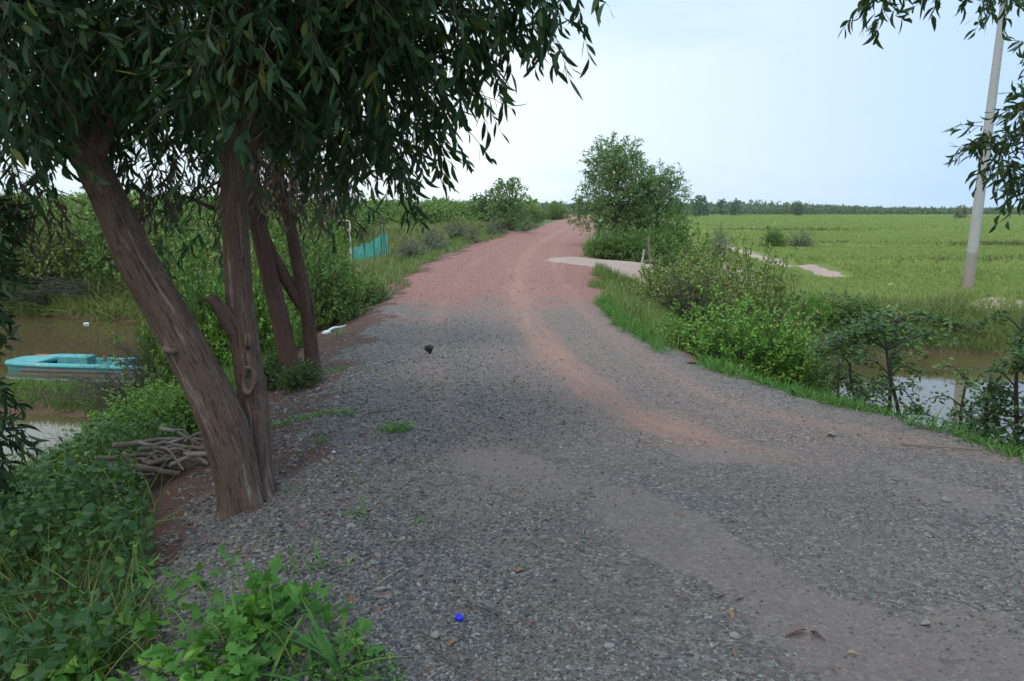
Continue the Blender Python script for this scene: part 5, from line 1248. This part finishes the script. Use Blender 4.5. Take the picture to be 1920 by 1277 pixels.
# single stones
def rock(px, py, size, c1, c2, label, seed, sc_=(1, 1, 1), group=None, name='stone'):
    b = P(px, py); r_ = np.random.default_rng(seed)
    me = bpy.data.meshes.new('tmp'); import bmesh as bm_; bm = bm_.new(); bm_.ops.create_icosphere(bm, subdivisions=3, radius=1)
    V = np.array([v.co[:] for v in bm.verts]); Fc = np.array([[v.index for v in f.verts] for f in bm.faces]); bm.free(); bpy.data.meshes.remove(me)
    for _ in range(9):
        nrm = norm(r_.normal(size=3)); dd_ = V @ nrm; lim = r_.uniform(.45, .8); V = V - np.outer(np.maximum(dd_ - lim, 0), nrm)
    V = V * (1 + .04 * r_.normal(size=(len(V), 1))) * np.array(sc_) * size
    mt_ = plain('stone surface', c1, c2, 25, .85, .7, .01, .3)
    return tag(link(name, mesh(name, V, [Fc], mt_, True), loc=b + [0, 0, size * sc_[2] * .55]), label, 'stone', group)
rock(805, 664, .062, (.045, .045, .045), (.02, .02, .022), 'dark charred lump lying alone on the gravel road', 5, (1, .8, 1.0))
rock(1296, 682, .05, (.23, .11, .085), (.16, .07, .055), 'reddish brown stone at the right edge of the gravel', 6, (1.1, .9, .6))
for k, (px, py, s_, lb) in enumerate([(715, 1112, .022, 'pale stone touching the lower straw'), (1734, 1176, .02, 'pale stone alone on the bare sand at the lower right'), (1378, 1196, .02, 'whitish stone in the bottom gravel, left of the dry leaf'),
    (1560, 720 + 100, .03, 'grey stone at the sandy lip on the right'), (1142, 1218, .02, 'pale pebble at the bottom centre'), (818, 1196, .02, 'tan pebble below the blue cap'), (1775, 943, .025, 'tan stone on the far sandy patch at the right')]):
    rock(px, py, s_, (.30, .28, .245), (.22, .20, .18), lb, 20 + k, (1.1, .9, .7), 'pale pebbles on the gravel')
# blue bottle cap
b = P(861, 1166); g = NG('blue plastic'); M['blue'] = g.done(g.bsdf((.006, .018, .62), .35, None, .5))
mb = MB(); a = np.linspace(0, 2 * math.pi, 40, endpoint=False); rib = 1 + .03 * (np.arange(40) % 2)
def circ(r_, z_): return np.stack([np.cos(a) * r_, np.sin(a) * r_, 0 * a + z_], 1)
rings = [circ(.0155 * rib, 0), circ(.0155 * rib, .010), circ(.0145, .0125), circ(.008, .0128)]
V = np.concatenate(rings + [np.array([[0, 0, .0126]])]); i_ = np.arange(3)[:, None] * 40; j = np.arange(40)[None]
F = np.stack([i_ + j, i_ + (j + 1) % 40, i_ + 40 + (j + 1) % 40, i_ + 40 + j], -1).reshape(-1, 4)
mb.addmulti(V, [F, np.array([[120 + k, 120 + (k + 1) % 40, 160] for k in range(40)])])
oc = tag(link('bottle_cap', mb.mesh('bottle_cap', M['blue']), loc=b + [0, 0, .008]), 'blue plastic bottle cap lying on the gravel', 'bottle cap'); oc.rotation_euler = (.25, .1, 0)
# straws and twigs
def twig(px0, py0, px1, py1, r_, c1, label, seed, name='twig', lift=.012, bend=.02, group='twigs lying on the gravel'):
    a_, b_ = P(px0, py0), P(px1, py1); rr_ = np.random.default_rng(seed); m_ = (a_ + b_) / 2 + rr_.normal(size=3) * [bend, bend, 0]
    q = spline([a_ + [0, 0, lift], m_ + [0, 0, lift + .004], b_ + [0, 0, lift]], 14)
    q[:, 2] = np.maximum(q[:, 2], H(q[:, 0], q[:, 1]) + r_ + .005)
    mb = MB(); tube(mb, q, np.linspace(r_, r_ * .6, 14), 7, .1, seed)
    g = (a_ + b_) / 2; tag(link(name, mb.mesh(name, plain('twig surface', c1, None, 40), off=g), loc=g), label, 'twig', group)
twig(708, 1104, 762, 1067, .0022, (.50, .40, .25), 'straight pale straw on the gravel, upper of two', 1, 'straw', bend=.002)
twig(628, 1172, 672, 1130, .0025, (.50, .38, .22), 'straight pale straw beside the vines, lower of two', 2, 'straw', bend=.002)
twig(722, 1020, 850, 992, .0035, (.17, .13, .11), 'long curved twig above the straws', 3, bend=.03)
twig(740, 942, 860, 905, .003, (.15, .12, .10), 'thin twig on the gravel beside the dark tuft', 4, bend=.03)
twig(1690, 860 - 22, 1840, 848, .007, (.25, .19, .15), 'pale stick lying at the right road corner', 5, bend=.01, name='stick')
twig(870, 1140, 960, 1200, .003, (.13, .09, .07), 'dark twig right of the blue cap', 6, bend=.03)
twig(800, 1215, 870, 1277, .004, (.13, .09, .075), 'twig reaching the bottom edge of the frame', 7, bend=.03)
twig(1760, 1240, 1810, 1244, .004, (.2, .17, .14), 'short curved twig on the sand in the lower right', 8, bend=.01)
twig(1138, 1020, 1150, 1045, .003, (.2, .17, .14), 'short twig near the middle of the bottom gravel', 9, bend=.01)
twig(1100, 990, 1095, 1010, .003, (.3, .27, .2), 'tiny pale twig left of the sand patch', 10, bend=.01)
twig(700, 600 + 85, 716, 684, .006, (.5, .46, .4), 'short white stick on the gravel shoulder left of the charred lump', 11, bend=.01, name='stick')
twig(380, 965 - 90, 424, 868, .008, (.24, .2, .17), 'branch end lying between the firewood and the trunk', 12, name='stick')
# dry leaves
def dleaf(px, py, ll, lw, col, label, seed, curl=.5, group='fallen dry leaves on the gravel'):
    b = P(px, py); r_ = np.random.default_rng(seed); mb = MB(); a_ = r_.uniform(0, 6.28)
    D = np.array([[math.cos(a_), math.sin(a_), .12]]); S_ = np.array([[-math.sin(a_), math.cos(a_), .4]])
    leaves(mb, np.zeros((1, 3)), D, S_, ll, lw, 'blade5', .1, curl, .5)
    tag(link('dry_leaf', mb.mesh('dry_leaf', plain('dry leaf', col, None, 60, .7)), loc=b + [0, 0, .012]), label, 'leaf', group)
for k, (px, py, ll, lw, c_, lb) in enumerate([(853, 1208, .055, .014, (.42, .17, .04), 'orange dry leaf below the blue cap'), (1510, 1188, .12, .026, (.22, .12, .085), 'long curled brown leaf at the edge of the sand'),
    (1548, 1205, .10, .022, (.30, .2, .16), 'second curled brown leaf touching the long one'), (968, 1078, .06, .02, (.30, .16, .06), 'brown leaf beside a green scrap in the centre gravel'), (975, 1068, .04, .016, (.08, .2, .12), 'small green leaf scrap on the centre gravel'),
    (655, 1125, .05, .016, (.28, .10, .05), 'red brown leaf right of the vines'), (700, 1150, .05, .012, (.18, .13, .10), 'grey brown leaf by the lower straw'), (725, 1235, .07, .018, (.27, .17, .12), 'brown leaf on the creeping weed'),
    (930, 1045, .035, .012, (.26, .12, .05), 'small rusty leaf above the centre'), (973, 924, .035, .012, (.28, .15, .08), 'small rusty leaf on the upper gravel'), (1590, 1232, .04, .012, (.42, .28, .17), 'small tan leaf on the sand at the bottom right'),
    (990, 1178, .05, .012, (.26, .12, .07), 'thin rusty leaf in the bottom gravel'), (1312, 1112, .05, .010, (.2, .11, .08), 'thin brown leaf at the sand patch edge'), (1272, 970, .03, .012, (.36, .11, .08), 'reddish scrap on the sand patch'), (668, 905, .08, .025, (.17, .12, .10), 'dull brown leaf near the trunk side gravel')]):
    dleaf(px, py, ll, lw, c_, lb, k)
# litter
M['white'] = plain('white plastic', (.75, .76, .78), (.6, .62, .64), 15, .5)
def crumple(base, s, label, seed, flat=.5, name='plastic_bag', cat='litter', mat='white'):
    import bmesh as bm_; bm = bm_.new(); bm_.ops.create_icosphere(bm, subdivisions=3, radius=1); V = np.array([v.co[:] for v in bm.verts]); Fc = np.array([[v.index for v in f.verts] for f in bm.faces]); bm.free()
    r_ = np.random.default_rng(seed); V = V * (1 + .35 * (vn(V[:, 0] * 3 + seed, V[:, 1] * 3 + V[:, 2] * 2, seed) - .5)[:, None]) * (1 + .1 * r_.normal(size=(len(V), 1))); V = V * np.array([1, .7, flat]) * s
    tag(link(name, mesh(name, V, [Fc], M[mat], False), loc=np.array(base) + [0, 0, s * flat * .6]), label, cat)
crumple(gb(1672, 518, 28.0), .09, 'round white plastic scrap in the field grass near the path end', 1, .9)
crumple(gb(1656, 524, 27.4), .11, 'flat white plastic scrap left of the round one', 2, .4)
crumple(gb(1876, 583, 20.5), .05, 'tiny white scrap on the grass by the earth mound', 3, .5)
crumple(P(612, 628), .06, 'white plastic rag on the left verge beside the second acacia', 4, .6)
b = P(612, 628); mb = MB(); tube(mb, spline([b + [0, 0, .03], b + [.08, .1, .08], b + [.16, .25, .07], b + [.22, .3, .09]], 16), np.linspace(.02, .012, 16), 8, .3, 6)
tag(link('plastic_rag', mb.mesh('plastic_rag', M['white'], off=b), loc=b), 'twisted white plastic strip trailing from the rag on the verge', 'litter')
crumple(P(626, 850), .012, 'tiny pale blue wrapper on the gravel by the trunk', 5, .5, 'wrapper')
crumple(W(162, 602, 24.5) * [1, 1, 0] + [0, 0, WZ], .09, 'white plastic bottle floating at the far shore of the left pond', 6, .4, 'plastic_bottle')

# ------------------------------------------------------------------ thin haze
g = NG('haze'); v = g.n('ShaderNodeVolumePrincipled'); v.inputs['Density'].default_value = HAZE
v.inputs['Color'].default_value = (.95, .98, 1, 1); v.inputs['Anisotropy'].default_value = .2
g.t.links.new(v.outputs[0], g.out.inputs[1])
V = np.array([(x, y, z) for z in (-4.0, 14.0) for x, y in ((-1700, -300), (1700, -300), (1700, 1800), (-1700, 1800))])
me = mesh('haze', V, [np.array([[0, 3, 2, 1], [4, 5, 6, 7], [0, 1, 5, 4], [1, 2, 6, 5], [2, 3, 7, 6], [3, 0, 4, 7]])], g.m, False)
tag(link('haze', me), 'thin pale haze over the whole place', 'haze', None, 'stuff')
